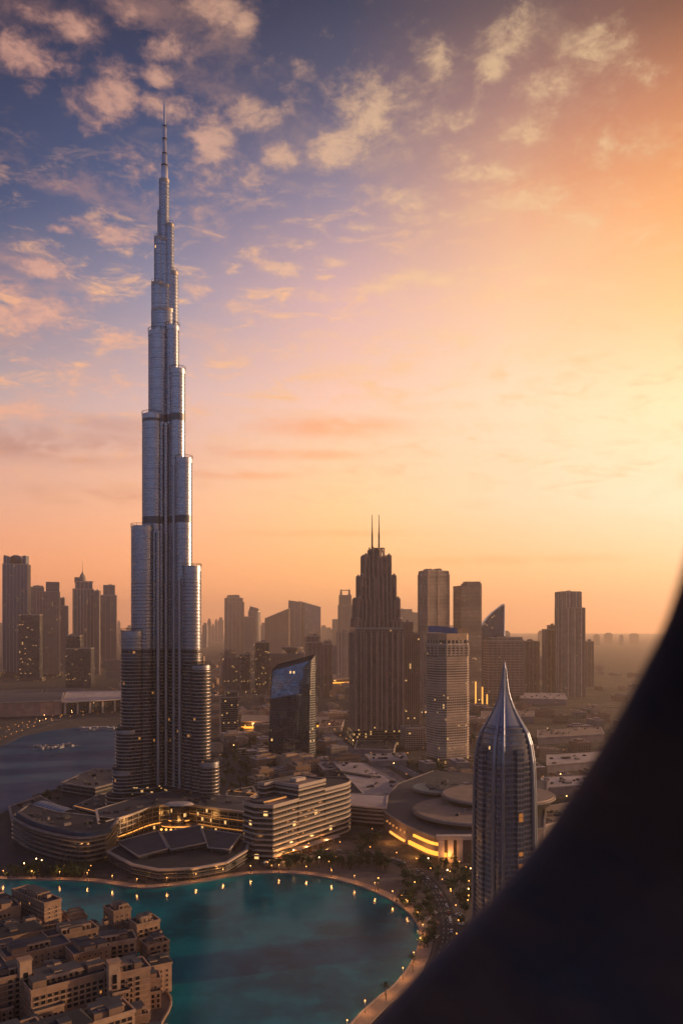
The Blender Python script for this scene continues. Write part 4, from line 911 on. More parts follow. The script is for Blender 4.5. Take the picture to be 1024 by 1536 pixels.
# --- shopping mall with round roofs
o_px = [(570, 1236), (582, 1249), (602, 1263), (628, 1277), (652, 1287), (680, 1291), (725, 1289), (815, 1272), (820, 1195), (650, 1178), (596, 1200)]
T, cx, cy, pts = block_poly('shopping_mall', 'sprawling mall with stacked round tan roofs and golden light strips', 'mall', o_px, 19, 'mall_wall', 'roof_tan', rim=(1.5, 'concrete')) if 'mall_wall' in MATS else (plain('mall_wall', (.17, .13, .12)), block_poly('shopping_mall', 'sprawling mall with stacked round tan roofs and golden light strips', 'mall', o_px, 19, 'mall_wall', 'roof_grey', rim=(1.5, 'concrete')))[1]
for (X0, Y0, rx, ry, z0, z1, mt) in ((134, 812, 62, 62, 19, 25, 'roof_tan'), (166, 850, 60, 52, 25, 33, 'roof_tan'), (150, 930, 52, 40, 19, 27, 'roof_grey'), (112, 925, 30, 30, 19, 25, 'glass_dome')):
    if mt == 'glass_dome' and mt not in MATS: plain('glass_dome', (.10, .15, .15), rough=.35, metal=.2, var=.2)
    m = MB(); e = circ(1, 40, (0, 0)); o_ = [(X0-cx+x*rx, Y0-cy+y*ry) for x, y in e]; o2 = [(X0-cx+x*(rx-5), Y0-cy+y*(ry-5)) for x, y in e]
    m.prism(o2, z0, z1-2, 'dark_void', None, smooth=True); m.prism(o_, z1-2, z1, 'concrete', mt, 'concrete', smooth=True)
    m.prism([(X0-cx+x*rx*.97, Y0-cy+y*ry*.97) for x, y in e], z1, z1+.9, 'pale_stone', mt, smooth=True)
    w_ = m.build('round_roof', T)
    r = random.Random(rx)
    for q in range(9):
        a = r.uniform(0, 6.28); rr_ = r.uniform(.1, .7); m = MB(); m.box((X0-cx+math.cos(a)*rx*rr_, Y0-cy+math.sin(a)*ry*rr_, z1+1.9), (r.uniform(3, 12), r.uniform(2, 5), 2), r.choice(['roof_pale', 'roof_grey', 'concrete']), r.choice([.3, .3, 1.2])); m.build('skylight', w_)
fr = [(p[0]-cx, p[1]-cy) for p in [P(*q) for q in o_px[:6]]]; fr = smoothline(fr, 4); fo = outward(fr, -1.2)
m = MB(); m.strip(fo[10:21], 1.8, 3.0, 6.4, 'gold_strip'); m.build('light_strip', T)
m = MB(); m.strip(fo[5:10], 1.2, 2.4, 4.4, 'gold_glow'); m.build('light_strip', T)
m = MB(); m.strip(fo[11:18], 1.2, 12.2, 14.6, 'gold_strip'); m.build('light_strip', T)
for q in range(4, 10):
    m = MB(); m.box((*fo[q], 11.8), (1.6, 1.6, 1.8), 'gold_dim'); m.build('lit_window', T)
for q in (8, 14, 20):
    ld = bpy.data.lights.new('front_light', 'POINT'); ld.energy = 8000; ld.color = (1, .40, .10); ld.shadow_soft_size = 2; lo = bpy.data.objects.new('front_light', ld); C.objects.link(lo); lo.parent = T; lo.location = (*outward(fr, -12)[q], 7)
a0, a1_ = Vector(P(660, 1292)), Vector(P(712, 1291)); 
for f in (0.02, .28, .55, .98):
    v = a0.lerp(a1_, f); m = MB(); m.box((v.x-cx, v.y-cy-2, 10), (5, 4, 20), 'pale_stone'); m.build('portal_pier', T)
v = a0.lerp(a1_, .5); m = MB(); m.box((v.x-cx, v.y-cy-2, 22), (38, 6, 3.4), 'pale_stone'); m.build('portal_beam', T)
plain('stripe', (.22, .18, .17))
T, cx, cy, pts = block_poly('link_building', 'banded link building with open floors joining the mall to the banded hotel', 'building', [(524, 1237), (550, 1240), (578, 1242), (580, 1222), (524, 1218)], 21, 'dark_void', 'roof_pale', ledge=(4.2, 1.2, 1.6, 'stripe'), rim=(1.5, 'pale_stone'))
m = MB(); m.box((4, pts[0][1]-2, 3), (16, 1.5, 2.2), 'gold_glow'); m.build('light_strip', T)
for i, (lab, px, h, rf) in enumerate((('large flat pale roof hall with a dark slot, behind the banded hotel', [(500, 1156), (545, 1158), (618, 1203), (548, 1210)], 13, 'roof_pale'),
   ('long flat pale shed beside the highway, below the stepped twin-mast tower', [(548, 1140), (606, 1138), (610, 1148), (556, 1150)], 9, 'roof_pale'),
   ('small pale gabled hall left of the flat roof hall', [(474, 1152), (500, 1153), (510, 1162), (486, 1165)], 10, 'roof_pale'),
   ('dark low podium with a parking deck below the stepped twin-mast tower', [(532, 1134), (590, 1136), (594, 1122), (536, 1121)], 12, 'roof_dark'),
   ('long low pale hall right of the spired pointed tower, nearer one', [(812, 1196), (900, 1190), (896, 1176), (812, 1180)], 12, 'roof_pale'),
   ('long low pale hall right of the spired pointed tower, farther one', [(820, 1160), (930, 1150), (925, 1138), (820, 1144)], 12, 'roof_pale'),
   ('wide flat tan warehouse by the far road on the right', [(806, 1118), (905, 1112), (900, 1102), (806, 1106)], 14, 'roof_tan'),
   ('long flat brown shed under the round hotel, far side of the road', [(722, 1086), (800, 1084), (800, 1075), (722, 1076)], 14, 'roof_tan'),
   ('low pale hall at the foot of the lone hazy tower', [(780, 1056), (850, 1058), (846, 1048), (782, 1047)], 16, 'roof_pale'),
   ('low hall with a red-brown roof right of the leaning glass tower', [(478, 1100), (512, 1098), (516, 1088), (482, 1088)], 12, 'red_tile'),
   ('wide low mall wing under the frame edge, right of the spired pointed tower', [(806, 1262), (868, 1244), (860, 1222), (806, 1232)], 14, 'roof_tan'))):
    T, cx, cy, pts = block_poly('flat_hall', lab, 'building', px, h, 'stripe' if i != 0 else 'grey_grid', rf, rim=(1.2, 'pale_stone')); roof_clutter(T, pts, h, 16, 40+i)
    if i == 0:
        m = MB(); m.strip([(-48, 40), (8, -10)], 9, h+.2, h+1.6, 'dark_void', 'roof_dark'); m.build('roof_slot', T)
for lab, px, h in (('glowing low arcade in the streets between the supertall tower and the leaning glass tower', [(362, 1094), (404, 1094), (404, 1084), (364, 1083)], 16),
        ('small hall with a golden lit front, just right of the leaning glass tower', [(475, 1092), (492, 1091), (492, 1083), (476, 1083)], 12), ('hall with a bright golden eave at the foot of the pale ribbed tower', [(499, 1026), (526, 1025), (526, 1018), (500, 1018)], 16)):
    T, cx, cy, pts = block_poly('lit_hall', lab, 'building', px, h, 'annexe_glass', 'roof_tan', rim=(1.5, 'concrete'))
    q = sorted(pts, key=lambda p: p[1])[:2]; q = sorted(q); m = MB(); m.strip([(q[0][0], q[0][1]-1.2), (q[1][0], q[1][1]-1.2)], 1.5, 2, 6, 'gold_strip'); m.build('light_strip', T)
    ld = bpy.data.lights.new('front_light', 'POINT'); ld.energy = 30000; ld.color = (1, .42, .12); ld.shadow_soft_size = 2; lo = bpy.data.objects.new('front_light', ld); C.objects.link(lo); lo.parent = T; lo.location = (0, q[0][1]-14, 10)
# convention centre across the bay
T, cx, cy, pts = block_poly('convention_hall', 'long low tan hall with ribbed panel wall beyond the bay, left edge', 'building', [(-70, 1079), (0, 1076), (60, 1074), (92, 1072), (95, 1058), (-70, 1060)], 34, 'panel_wall', 'roof_grey', fin=(14, 1.2, 1.2, 'brick_brown'), rim=(3, 'pale_stone')) if 'panel_wall' in MATS else (plain('panel_wall', (.38, .25, .18)), block_poly('convention_hall', 'long low tan hall with ribbed panel wall beyond the bay, left edge', 'building', [(-70, 1079), (0, 1076), (60, 1074), (92, 1072), (95, 1058), (-70, 1060)], 34, 'panel_wall', 'roof_grey', fin=(14, 1.2, 1.2, 'brick_brown'), rim=(3, 'pale_stone')))[1]
T, cx, cy, pts = block_poly('glass_hall', 'glass-fronted hall under a pale oversailing roof, right of the tan ribbed hall', 'building', [(98, 1072), (135, 1070), (190, 1066), (190, 1052), (105, 1054)], 30, 'dark_glass', 'roof_pale', fin=(26, 3, 4, 'pale_stone'), rim=(9, 'pale_stone'))
for i, (px, h) in enumerate((([(0, 1050), (60, 1048), (64, 1040), (0, 1041)], 12), ([(70, 1046), (130, 1046), (126, 1038), (72, 1038)], 12), ([(195, 1050), (240, 1050), (240, 1042), (196, 1042)], 14))):
    block_poly('flat_hall', ('low dark hall behind the tan ribbed hall at the left edge', 'low dark hall under the black stepped tower', 'low dark hall half hidden behind the supertall tower')[i], 'building', px, h, 'dark_glass', 'roof_grey')

# --- spired pointed tower close on the right
d = 556.0; T = thing('pointed_tower', 'pointed tower with curved shoulders and a sharp spire, nearest on the right', 'skyscraper', (XX(756, d), d, 0)); u = d/F
prof = [(0, 46), (60, 45.5), (ZZ(1250, d), 45), (ZZ(1180, d), 44), (ZZ(1140, d), 42.5), (ZZ(1115, d), 39), (ZZ(1098, d), 34), (ZZ(1086, d), 27), (ZZ(1074, d), 20.5), (ZZ(1062, d), 14.5), (ZZ(1050, d), 10), (ZZ(1036, d), 6.2), (ZZ(1018, d), 3.8), (ZZ(1002, d), 2.4), (ZZ(992, d), .5)]
def sq(r, p=3.2, n=32, a0=22):
    o_ = []
    for i in range(n):
        a = 2*math.pi*i/n; c_, s_ = math.cos(a), math.sin(a); k_ = (abs(c_)**p+abs(s_)**p)**(-1/p); o_.append((c_*k_*r, s_*k_*r))
    return rot(o_, R(a0))
facade('tower_glass', (.05, .08, .12), (.20, .21, .25), fh=3.6, ww=2.2, sf=.38, mf=.14, rough=.16, metal=.2, lit=.002, spec=.8, span_metal=.5, span_rough=.35)
ksc = u/1.17
m = MB()
for (z0, r0), (z1, r1) in zip(prof[:7], prof[1:8]): m.prism(sq(r0*ksc), z0, z1, 'tower_glass', None, smooth=True, out1=sq(r1*ksc))
m.build('wall', T)
m = MB()
for (z0, r0), (z1, r1) in zip(prof[7:], prof[8:]): m.prism(sq(r0*ksc), z0, z1, 'spire_steel' if 'spire_steel' in MATS else (plain('spire_steel', (.20, .22, .27), rough=.35, metal=.7, var=.1), 'spire_steel')[1], None, smooth=True, out1=sq(r1*ksc))
m.build('spire', T)
m = MB(); z = 4
import bisect
def rad(z):
    for (z0, r0), (z1, r1) in zip(prof, prof[1:]):
        if z0 <= z <= z1: return (r0+(r1-r0)*(z-z0)/(z1-z0))*ksc
    return .5
while z < ZZ(1088, d): m.ledges(sq(rad(z+.5)), z, z+1, 3.6, .35 if z < 110 else .8, .9, 'spire_steel'); z += 3.6 
m.build('floor_ledge', T)
m = MB(); zs = [p[0] for p in prof]
for ang in (22, 112, 202, 292):                      # four corner blades that run up into the spire
    for (z0, z1) in zip(zs[:-2], zs[1:-1]):
        for da in (-9, 9):
            a, r0, r1 = R(ang+45+da), rad(z0+.01)*1.17, rad(z1-.01)*1.17
            m.tube((math.cos(a)*r0, math.sin(a)*r0, z0), (math.cos(a)*r1, math.sin(a)*r1, z1), max(.5, r0*.07), max(.4, r1*.07), 'spire_steel', 6, False)
m.build('corner_blade', T)
for ang in (22, 112, 202, 292):
    m = MB(); q = rot([(19.5*u*1.7, -2.6), (19.5*u*1.7+4.2, -2.6), (19.5*u*1.7+4.2, 2.6), (19.5*u*1.7, 2.6)], R(ang)); m.prism(q, 0, 128, 'tower_glass', 'spire_steel'); m.build('recessed_bay', T)
a = R(292)
for k_, z in enumerate((84, 81, 58, 50, 42)):
    rr_ = 19.5*u*1.7+4.4; m = MB(); m.box((math.cos(a)*rr_, math.sin(a)*rr_, z), (3.0, .6, 2.6), 'amber_window', a+math.pi/2); m.build('lit_window', T)

# ================================================================== WATERFRONT HOMES (lower left)
isl = [P(-160, 1345), P(0, 1345), P(60, 1352), P(100, 1372), P(140, 1388), P(180, 1405), P(205, 1432), P(215, 1462), P(252, 1490), P(258, 1512), P(236, 1560), P(200, 1700), (-60, 250), (-420, 250), (-520, 600)]
isl2 = offset(isl, 0)
m = MB(); m.face([(x, y, .7) for x, y in isl], 'paving'); struct(m.build('island_ground'))
m = MB(); m.strip(smoothline([Vector(P(*q)) for q in [(-60, 1346), (0, 1347), (60, 1354), (98, 1374), (140, 1390), (178, 1407), (203, 1434), (213, 1464), (250, 1491), (256, 1512), (234, 1558), (196, 1700)]], 4), 1.0, .3, 2.0, 'path'); tag(m.build('lake_parapet'), 'pale railing wall curving round the homes at the lower left shore', 'parapet')
# window and balcony prototypes share their meshes
def win_mesh(w, h, kind):
    m = MB()
    if kind == 'arch': m.prism([(0, 0)]*3, 0, 0, 'dark_void') if False else None
    m.box((0, -.02, 0), (w, .10, h), 'dark_void')
    for s_ in (-1, 1): m.box((s_*(w/2+.12), -.1, 0), (.24, .26, h+.4), 'sand_wall_pale')
    m.box((0, -.12, h/2+.14), (w+.5, .34, .26), 'sand_wall_pale'); m.box((0, -.16, -h/2-.12), (w+.6, .42, .22), 'sand_wall_pale')
    if w > 2: m.box((0, -.09, 0), (.12, .08, h), 'roof_grey')
    o = m.build('window'); me = o.data; bpy.data.objects.remove(o); return me
def bal_mesh(w):
    m = MB(); m.box((0, -.8, -.15), (w, 1.8, .3), 'sand_wall_pale'); m.box((0, -1.6, .45), (w, .16, .9), 'sand_wall_dark')
    for s_ in (-1, 1): m.box((s_*(w/2-.1), -.8, .45), (.16, 1.6, .9), 'sand_wall_dark')
    o = m.build('balcony'); me = o.data; bpy.data.objects.remove(o); return me
WM = {'small': win_mesh(1.3, 1.9, ''), 'wide': win_mesh(3.0, 2.5, ''), 'tall': win_mesh(1.9, 2.6, '')}; BM_ = bal_mesh(4.6)
litm = MB(); litm.box((0, -.03, 0), (1.3, .12, 1.9), 'gold_dim'); o = litm.build('window'); WM['lit'] = o.data; bpy.data.objects.remove(o)
def put(me, name, parent, loc, rz):
    o = bpy.data.objects.new(name, me); o.scale = (.74,)*3; C.objects.link(o); o.parent = parent; o.location = loc; o.rotation_euler = (0, 0, rz); return o
def home(x, y, w, dp, h, rz, wall, style, label, feats=()):
    w, dp, h = w*.9, dp*.92, h*.92
    T = thing('apartment_block', label, 'apartment block', (x, y, .7), rz, 'sand-coloured apartment blocks on the lower left shore')
    m = MB(); o_ = rect(w, dp); r = random.Random(int(x*7+y*13))
    m.prism(o_, 0, h, wall, None)
    st = 2.8; nf = int(h/st)
    for f in range(1, nf): 
        if style != 'plain': m.ledges(o_, f*st-.2, f*st+.2, 9, .22, .35, 'sand_wall_pale')
    m.build('wall', T)
    m = MB(); m.prism(offset(o_, .35), h-.5, h+1.1, wall, None, wall); oi = offset(o_, -.25); oo = offset(o_, .35)
    for i in range(4):
        j = (i+1) % 4; m.face([(*oo[i], h+1.1), (*oo[j], h+1.1), (*oi[j], h+1.1), (*oi[i], h+1.1)], 'sand_wall_pale'); m.face([(*oi[j], h), (*oi[i], h), (*oi[i], h+1.1), (*oi[j], h+1.1)], wall)
    m.face([(*q, h+.1) for q in offset(o_, -.2)], 'roof_dark' if r.random() < .5 else 'roof_grey'); m.build('roof', T)
    for q in range(r.randint(2, 4)):
        a, b2, hh = r.uniform(3, w*.3), r.uniform(3, dp*.45), r.uniform(2.2, 4.2); qx, qy = r.uniform(-w/2+a/2+1, w/2-a/2-1), r.uniform(-dp/2+b2/2+1, dp/2-b2/2-1)
        m = MB(); m.box((qx, qy, h+hh/2), (a, b2, hh), r.choice([wall, 'sand_wall_pale', 'sand_wall_dark'])); m.box((qx, qy, h+hh+.12), (a+.5, b2+.5, .25), 'roof_grey'); m.build('rooftop_room', T)
    for q in range(3):
        m = MB(); qx, qy = r.uniform(-w/2+2, w/2-2), r.uniform(-dp/2+2, dp/2-2); m.box((qx, qy, h+.7), (1.6, 1.2, 1.2), 'concrete'); m.box((qx, qy, h+1.36), (1.1, .8, .12), 'dark_metal'); m.build('rooftop_unit', T)
    # attached lower wing and stepped upper storey
    sx = r.choice([-1, 1]); ww_, wd = w*r.uniform(.3, .45), 4.5; wh = h*r.uniform(.55, .8)
    m = MB(); m.box((sx*(w/2-ww_/2-.6), -dp/2-wd/2, wh/2), (ww_, wd, wh), wall, 0, 'roof_grey')
    m.prism(shift(offset(rect(ww_, wd), .2), sx*(w/2-ww_/2-.6), -dp/2-wd/2), wh-.3, wh+.9, 'sand_wall_pale', None); m.build('front_wing', T)
    for f in range(int(wh/2.8)-2 if wh > 9 else 0, int(wh/2.8)):
        for i in range(max(1, int(ww_/2.8))): put(WM['tall'], 'window', T, (sx*(w/2-ww_/2-.6)-ww_/2+(i+.5)*ww_/max(1, int(ww_/2.8)), -dp/2-wd, f*2.8+1.5), 0)
    m = MB(); uw, ud = w*r.uniform(.35, .6), dp*.6; ux = r.uniform(-1, 1)*(w-uw)*.35
    if 'gable' not in feats:
        m.box((ux, dp*.12, h+1.8), (uw, ud, 3.6), wall, 0, 'roof_grey')
        for i in range(int(uw/3)): m.box((ux-uw/2+1.6+i*3, dp*.12-ud/2, h+1.6), (1.5, .2, 2.2), 'dark_void')
        for i in range(int(uw/3)+1): m.box((ux-uw/2+i*3, dp*.12-ud/2-1.4, h+1.4), (.35, .35, 2.8), 'sand_wall_pale')
        m.box((ux, dp*.12-ud/2-.8, h+2.9), (uw+.6, 1.9, .3), 'sand_wall_pale'); m.build('upper_storey', T)
    if 'tower' in feats:
        m = MB(); tx = w/2-2.5 if r.random() < .6 else -w/2+2.5; m.box((tx, -dp/2+1.6, (h+7)/2), (6, 5, h+7), 'sand_wall_pale'); m.box((tx, -dp/2+1.6, h+7.3), (7, 6, .6), 'sand_wall'); m.box((tx, -dp/2-.95, (h+3)/2), (2.2, .2, h-1), 'dark_void')
        for f in range(nf): m.box((tx, -dp/2-1.05, f*st+1.2), (2.6, .5, .7), 'sand_wall')
        m.build('stair_tower', T)
    if 'gable' in feats:
        m = MB(); gh = 3.4; a, b2 = w/2+.6, dp/2+.6
        m.face([(-a, -b2, h+1), (a, -b2, h+1), (a-4, 0, h+1+gh), (-a+4, 0, h+1+gh)], 'roof_dark'); m.face([(a, b2, h+1), (-a, b2, h+1), (-a+4, 0, h+1+gh), (a-4, 0, h+1+gh)], 'roof_dark')
        m.face([(a, -b2, h+1), (a, b2, h+1), (a-4, 0, h+1+gh)], 'roof_dark'); m.face([(-a, b2, h+1), (-a, -b2, h+1), (-a+4, 0, h+1+gh)], 'roof_dark'); m.build('hipped_roof', T)
    if 'terrace' in feats:
        m = MB(); 
        for qx in (-w*.3, -w*.05): 
            for qy in (-dp*.3, dp*.1): m.tube((qx, qy, h), (qx, qy, h+2.8), .14, .14, 'sand_wall_pale', 4)
        for e in range(6): m.box((-w*.175, -dp*.32+e*dp*.09, h+2.9), (w*.3, .2, .2), 'sand_wall_pale')
        m.build('pergola', T)
    cnt = 0; sp = {'grid': 2.5, 'wide': 3.1, 'plain': 3.3, 'bal': 3.5}[style]; key = {'grid': 'tall', 'wide': 'wide', 'plain': 'small', 'bal': 'wide'}[style]
    for f in range(nf-1, -1, -1):
        z = f*st+1.5; n = max(2, int((w-1.5)/sp))
        for i in range(n):
            if cnt >= 76: break
            if 'tower' in feats and abs(-w/2+1+(i+.5)*(w-2)/n) > w/2-6: continue
            k_ = 'lit' if r.random() < .015 else key; put(WM[k_], 'window', T, (-w/2+1+(i+.5)*(w-2)/n, -dp/2, z), 0); cnt += 1
            if style == 'bal' and i % 2 == 0: put(BM_, 'balcony', T, (-w/2+1+(i+.5)*(w-2)/n, -dp/2-.1, z-1.1), 0)
        n = max(1, int((dp-2)/3.4))
        for i in range(n):
            if cnt >= 92: break
            put(WM['small'], 'window', T, (-w/2, dp/2-1-(i+.5)*(dp-2)/n, z), -math.pi/2); cnt += 1
            put(WM['small'], 'window', T, (w/2, -dp/2+1+(i+.5)*(dp-2)/n, z), math.pi/2); cnt += 1
    return T
HOMES = [
 # base px, base py, w, depth, h, rot, wall, style, feats, label
 (44, 1404, 49, 13, 30, -41, 'sand_wall_dark', 'grid', (), 'long slab block standing alone at the top of the homes, over the lake'),
 (8, 1424, 22, 16, 27, 37, 'sand_wall', 'grid', ('tower',), 'sand block with a stair tower at the left edge, behind the dark hipped roof'),
 (-14, 1388, 20, 14, 22, 37, 'sand_wall_pale', 'plain', (), 'pale block cut off by the left edge beside the long slab block'),
 (34, 1452, 30, 20, 21, 37, 'sand_wall', 'wide', ('gable',), 'block with a dark hipped roof and large square openings, below the long slab'),
 (86, 1424, 24, 14, 13, 37, 'sand_wall', 'grid', ('terrace',), 'low terraced block by the foot of the long slab block'),
 (124, 1424, 22, 12, 10, 33, 'sand_wall_pale', 'grid', ('terrace',), 'small pale block at the shore, first right of the low terraced block'),
 (112, 1448, 34, 16, 20, 37, 'sand_wall_dark', 'wide', (), 'dark-roofed block in the middle, just inland of the small pale shore block'),
 (156, 1436, 20, 13, 14, 30, 'sand_wall', 'grid', ('gable',), 'little hipped-roof block at the shore, halfway down the waterfront'),
 (176, 1462, 26, 16, 20, 25, 'sand_wall_pale', 'bal', (), 'pale balconied corner block jutting towards the lake, halfway down'),
 (60, 1492, 40, 18, 26, 37, 'sand_wall', 'plain', (), 'wide plain-walled block with a sunken dark roof, left of centre'),
 (140, 1490, 24, 18, 25, 37, 'sand_wall_dark', 'plain', (), 'cube-like block with a blank side wall, centre of the homes'),
 (10, 1490, 26, 18, 18, 37, 'sand_wall_pale', 'grid', ('terrace',), 'pale block with pergola at the left edge, below the hipped-roof block'),
 (196, 1540, 24, 16, 30, 30, 'sand_wall', 'bal', ('tower',), 'balconied block with a tall pale stair tower near the lower right shore'),
 (222, 1512, 16, 12, 15, 20, 'sand_wall_pale', 'plain', (), 'small round-shouldered block beside the curved waterfront wall'),
 (110, 1556, 46, 20, 30, 37, 'sand_wall', 'wide', ('terrace',), 'long arcaded block with big square openings, bottom centre of the homes'),
 (22, 1560, 18, 16, 34, 37, 'sand_wall_dark', 'bal', ('tower',), 'tall block with a pale stair tower at the bottom left'),
 (-20, 1530, 24, 18, 28, 37, 'sand_wall', 'grid', (), 'sand block cut off by the left edge near the bottom'),
 (168, 1606, 26, 16, 26, 37, 'sand_wall_pale', 'wide', (), 'pale block with a paired square grid of openings, bottom edge right'),
 (90, 1640, 34, 18, 28, 37, 'sand_wall_dark', 'grid', ('gable',), 'block with a dark hipped roof at the bottom edge, below the long arcaded block'),
 (228, 1600, 20, 14, 12, 20, 'sand_wall', 'grid', (), 'low block at the bottom edge behind the curved waterfront wall'),
 (30, 1660, 26, 18, 30, 37, 'sand_wall', 'wide', (), 'wide-windowed block at the bottom left corner'),
 (-50, 1600, 26, 18, 30, 37, 'sand_wall_pale', 'grid', ('gable',), 'pale hipped-roof block in the very bottom left corner'),
 (150, 1536, 16, 14, 22, 37, 'sand_wall_dark', 'grid', (), 'narrow dark block squeezed between the long arcaded block and the stair tower'),
 (88, 1394, 14, 10, 8, 33, 'sand_wall', 'plain', (), 'single small villa at the shore right beside the long slab block'),
 (66, 1462, 18, 12, 17, 37, 'sand_wall_pale', 'grid', ('terrace',), 'small pale block tucked right of the dark hipped roof'),
 (100, 1488, 20, 10, 15, 37, 'sand_wall', 'plain', ('gable',), 'low hipped-roof block between the wide plain block and the cube-like block'),
 (198, 1478, 14, 10, 12, 20, 'sand_wall', 'grid', (), 'little sand block at the shore below the pale corner block'),
 (142, 1410, 12, 9, 7, 33, 'sand_wall', 'plain', (), 'tiny villa at the shore above the small pale shore block'),
 (64, 1540, 16, 14, 24, 37, 'sand_wall_pale', 'grid', ('terrace',), 'pale block wedged between the bottom-left tall block and the long arcaded block'),
 (206, 1580, 14, 12, 18, 30, 'sand_wall_dark', 'plain', (), 'dark little block near the bottom edge, inland of the curved waterfront wall')
]
for (px, py, w, dp, h, rz, wall, style, feats, lab) in HOMES:
    x, y = (-212, 540) if rz < 0 else P(px, py); a = R(rz); c_ = Vector((x, y))+Vector((-math.sin(a), math.cos(a)))*dp/2
    home(c_.x, c_.y, w, dp, h, a, wall, style, lab, feats)

rf_ = random.Random(77); placed = [P(h_[0], h_[1]) for h_ in HOMES]; k = tr = 0
while k < 34 and tr < 1500:
    tr += 1; px, py = rf_.uniform(-10, 236), rf_.uniform(1392, 1640); x, y = P(px, py)
    if not inside(x, y, offset(isl, -9)) or min(math.dist((x, y), q) for q in placed) < 17: continue
    placed.append((x, y)); k += 1
    home(x, y, rf_.uniform(12, 20), rf_.uniform(10, 14), rf_.uniform(12, 24), R(rf_.choice([37, 37, 30, -53])), rf_.choice(['sand_wall', 'sand_wall_pale', 'sand_wall_dark']), rf_.choice(['grid', 'wide', 'bal', 'plain']), 'small sand-coloured infill block packed between the larger named apartment blocks', rf_.choice([(), ('gable',), ('terrace',), ()]))

# ================================================================== REPEATED SMALL THINGS
rnd = random.Random(11)
BLOCKED = []
bpy.context.view_layer.update()
for o in list(C.objects):
    if o.parent is None and o.type == 'EMPTY' and 'distant' not in o.name:
        xs = []; ys = []
        for ch in o.children:
            if ch.type == 'MESH' and ch.name.split('.')[0] in ('wall', 'podium', 'setback_bay', 'round_roof'):
                for b in ch.bound_box: v = ch.matrix_world @ Vector(b); xs.append(v.x); ys.append(v.y)
        if xs: BLOCKED.append((min(xs)-4, max(xs)+4, min(ys)-4, max(ys)+4))
LINES = [(l_, w_) for l_, w_ in ((r_bay, 22), (r_bay2, 16), (r_hw, 26), (r_hw2, 18), (r_hw3, 20), (r_far, 30), (r_far2, 40), (r_pl, 12))]
def free(x, y, r=6, water=True):
    for a, b2, c_, d_ in BLOCKED:
        if a-r < x < b2+r and c_-r < y < d_+r: return False
    if inside(x, y, lake) or inside(x, y, bay): return False
    for l_, w_ in LINES:
        for p, q in zip(l_, l_[1:]):
            p, q, v = Vector(p), Vector(q), Vector((x, y)); t2 = max(0, min(1, (v-p).dot(q-p)/max(1e-6, (q-p).length_squared)))
            if (v-(p+(q-p)*t2)).length < w_/2+r: return False
    return True
# --- low houses
def house_proto(i):
    r = random.Random(i+100); T = bpy.data.objects.new('low_house', None); C.objects.link(T)
    w, dp, h = r.uniform(18, 42), r.uniform(14, 26), r.uniform(6, 15); wl, rf = r.choice(['sand_wall', 'sand_wall_pale', 'concrete', 'sand_wall_dark', 'beige_grid']), r.choice(['roof_pale', 'roof_tan', 'roof_grey', 'roof_pale', 'red_tile', 'roof_tan'])
    m = MB(); o_ = rect(w, dp); m.prism(o_, 0, h, wl, None)
    for f in range(1, int(h/3.5)+1):
        for q in range(int(w/4)): m.box((-w/2+2.5+q*4, -dp/2, f*3.5-1.7), (1.8, .2, 1.7), 'dark_void')
    m.build('wall', T)
    m = MB(); m.prism(offset(o_, .3), h-.4, h+.9, wl, rf); o2 = shift(rect(w*.4, dp*.5), r.uniform(-w*.2, w*.2), 0); m.prism(o2, h+.9, h+4, wl, rf)
    for q in range(3): m.box((r.uniform(-w*.4, w*.4), r.uniform(-dp*.4, dp*.4), h+1.6), (2.5, 2, 1.4), 'concrete')
    m.build('roof', T)
    return T
protos = [house_proto(i) for i in range(9)]; used = set()
learn(None)
def spawn(pi, plist, x, y, rz, sc_, label, cat, group, z=0.0):
    p = plist[pi]; key = id(plist), pi
    if key in used: o = copy_tree(p)
    else: used.add(key); o = p
    o.location = (x, y, z); o.rotation_euler = (0, 0, rz); o.scale = (sc_,)*3; o['label'] = label; o['category'] = cat; o['group'] = group
    return o
DIST = [((-20, 330), (1003, 1056), 60, 'low flat-roofed house among many beyond the bay, left of the supertall tower', 'low houses beyond the bay', -.1),
        ((325, 640), (988, 1132), 150, 'low flat-roofed house among many between the middle skyline and the highway', 'low houses in the middle district', .35),
        ((640, 1010), (1000, 1250), 120, 'low flat-roofed house among many in the hazy district on the right', 'low houses in the hazy right district', .2)]
DIST += [((384, 520), (1122, 1182), 26, 'low building among several between the leaning glass tower and the banded hotel', 'low buildings behind the banded hotel', .6),
        ((640, 720), (1148, 1180), 10, 'low building among several at the foot of the round-roofed mall', 'low buildings behind the mall', .4)]
for (xr, yr, n, lab, grp, rz) in DIST:
    k = 0; tr = 0
    while k < n and tr < n*12:
        tr += 1; py = yr[0]+(yr[1]-yr[0])*rnd.random()**.8; x, y = P(rnd.uniform(*xr), py)
        if not free(x, y, 18): continue
        spawn(rnd.randrange(9), protos, x, y, rz+rnd.choice([0, math.pi/2])+rnd.uniform(-.06, .06), rnd.uniform(.8, 1.25)*(1.0 if py > 1030 else 1.5), lab, 'house', grp); k += 1
        BLOCKED.append((x-9, x+9, y-9, y+9))
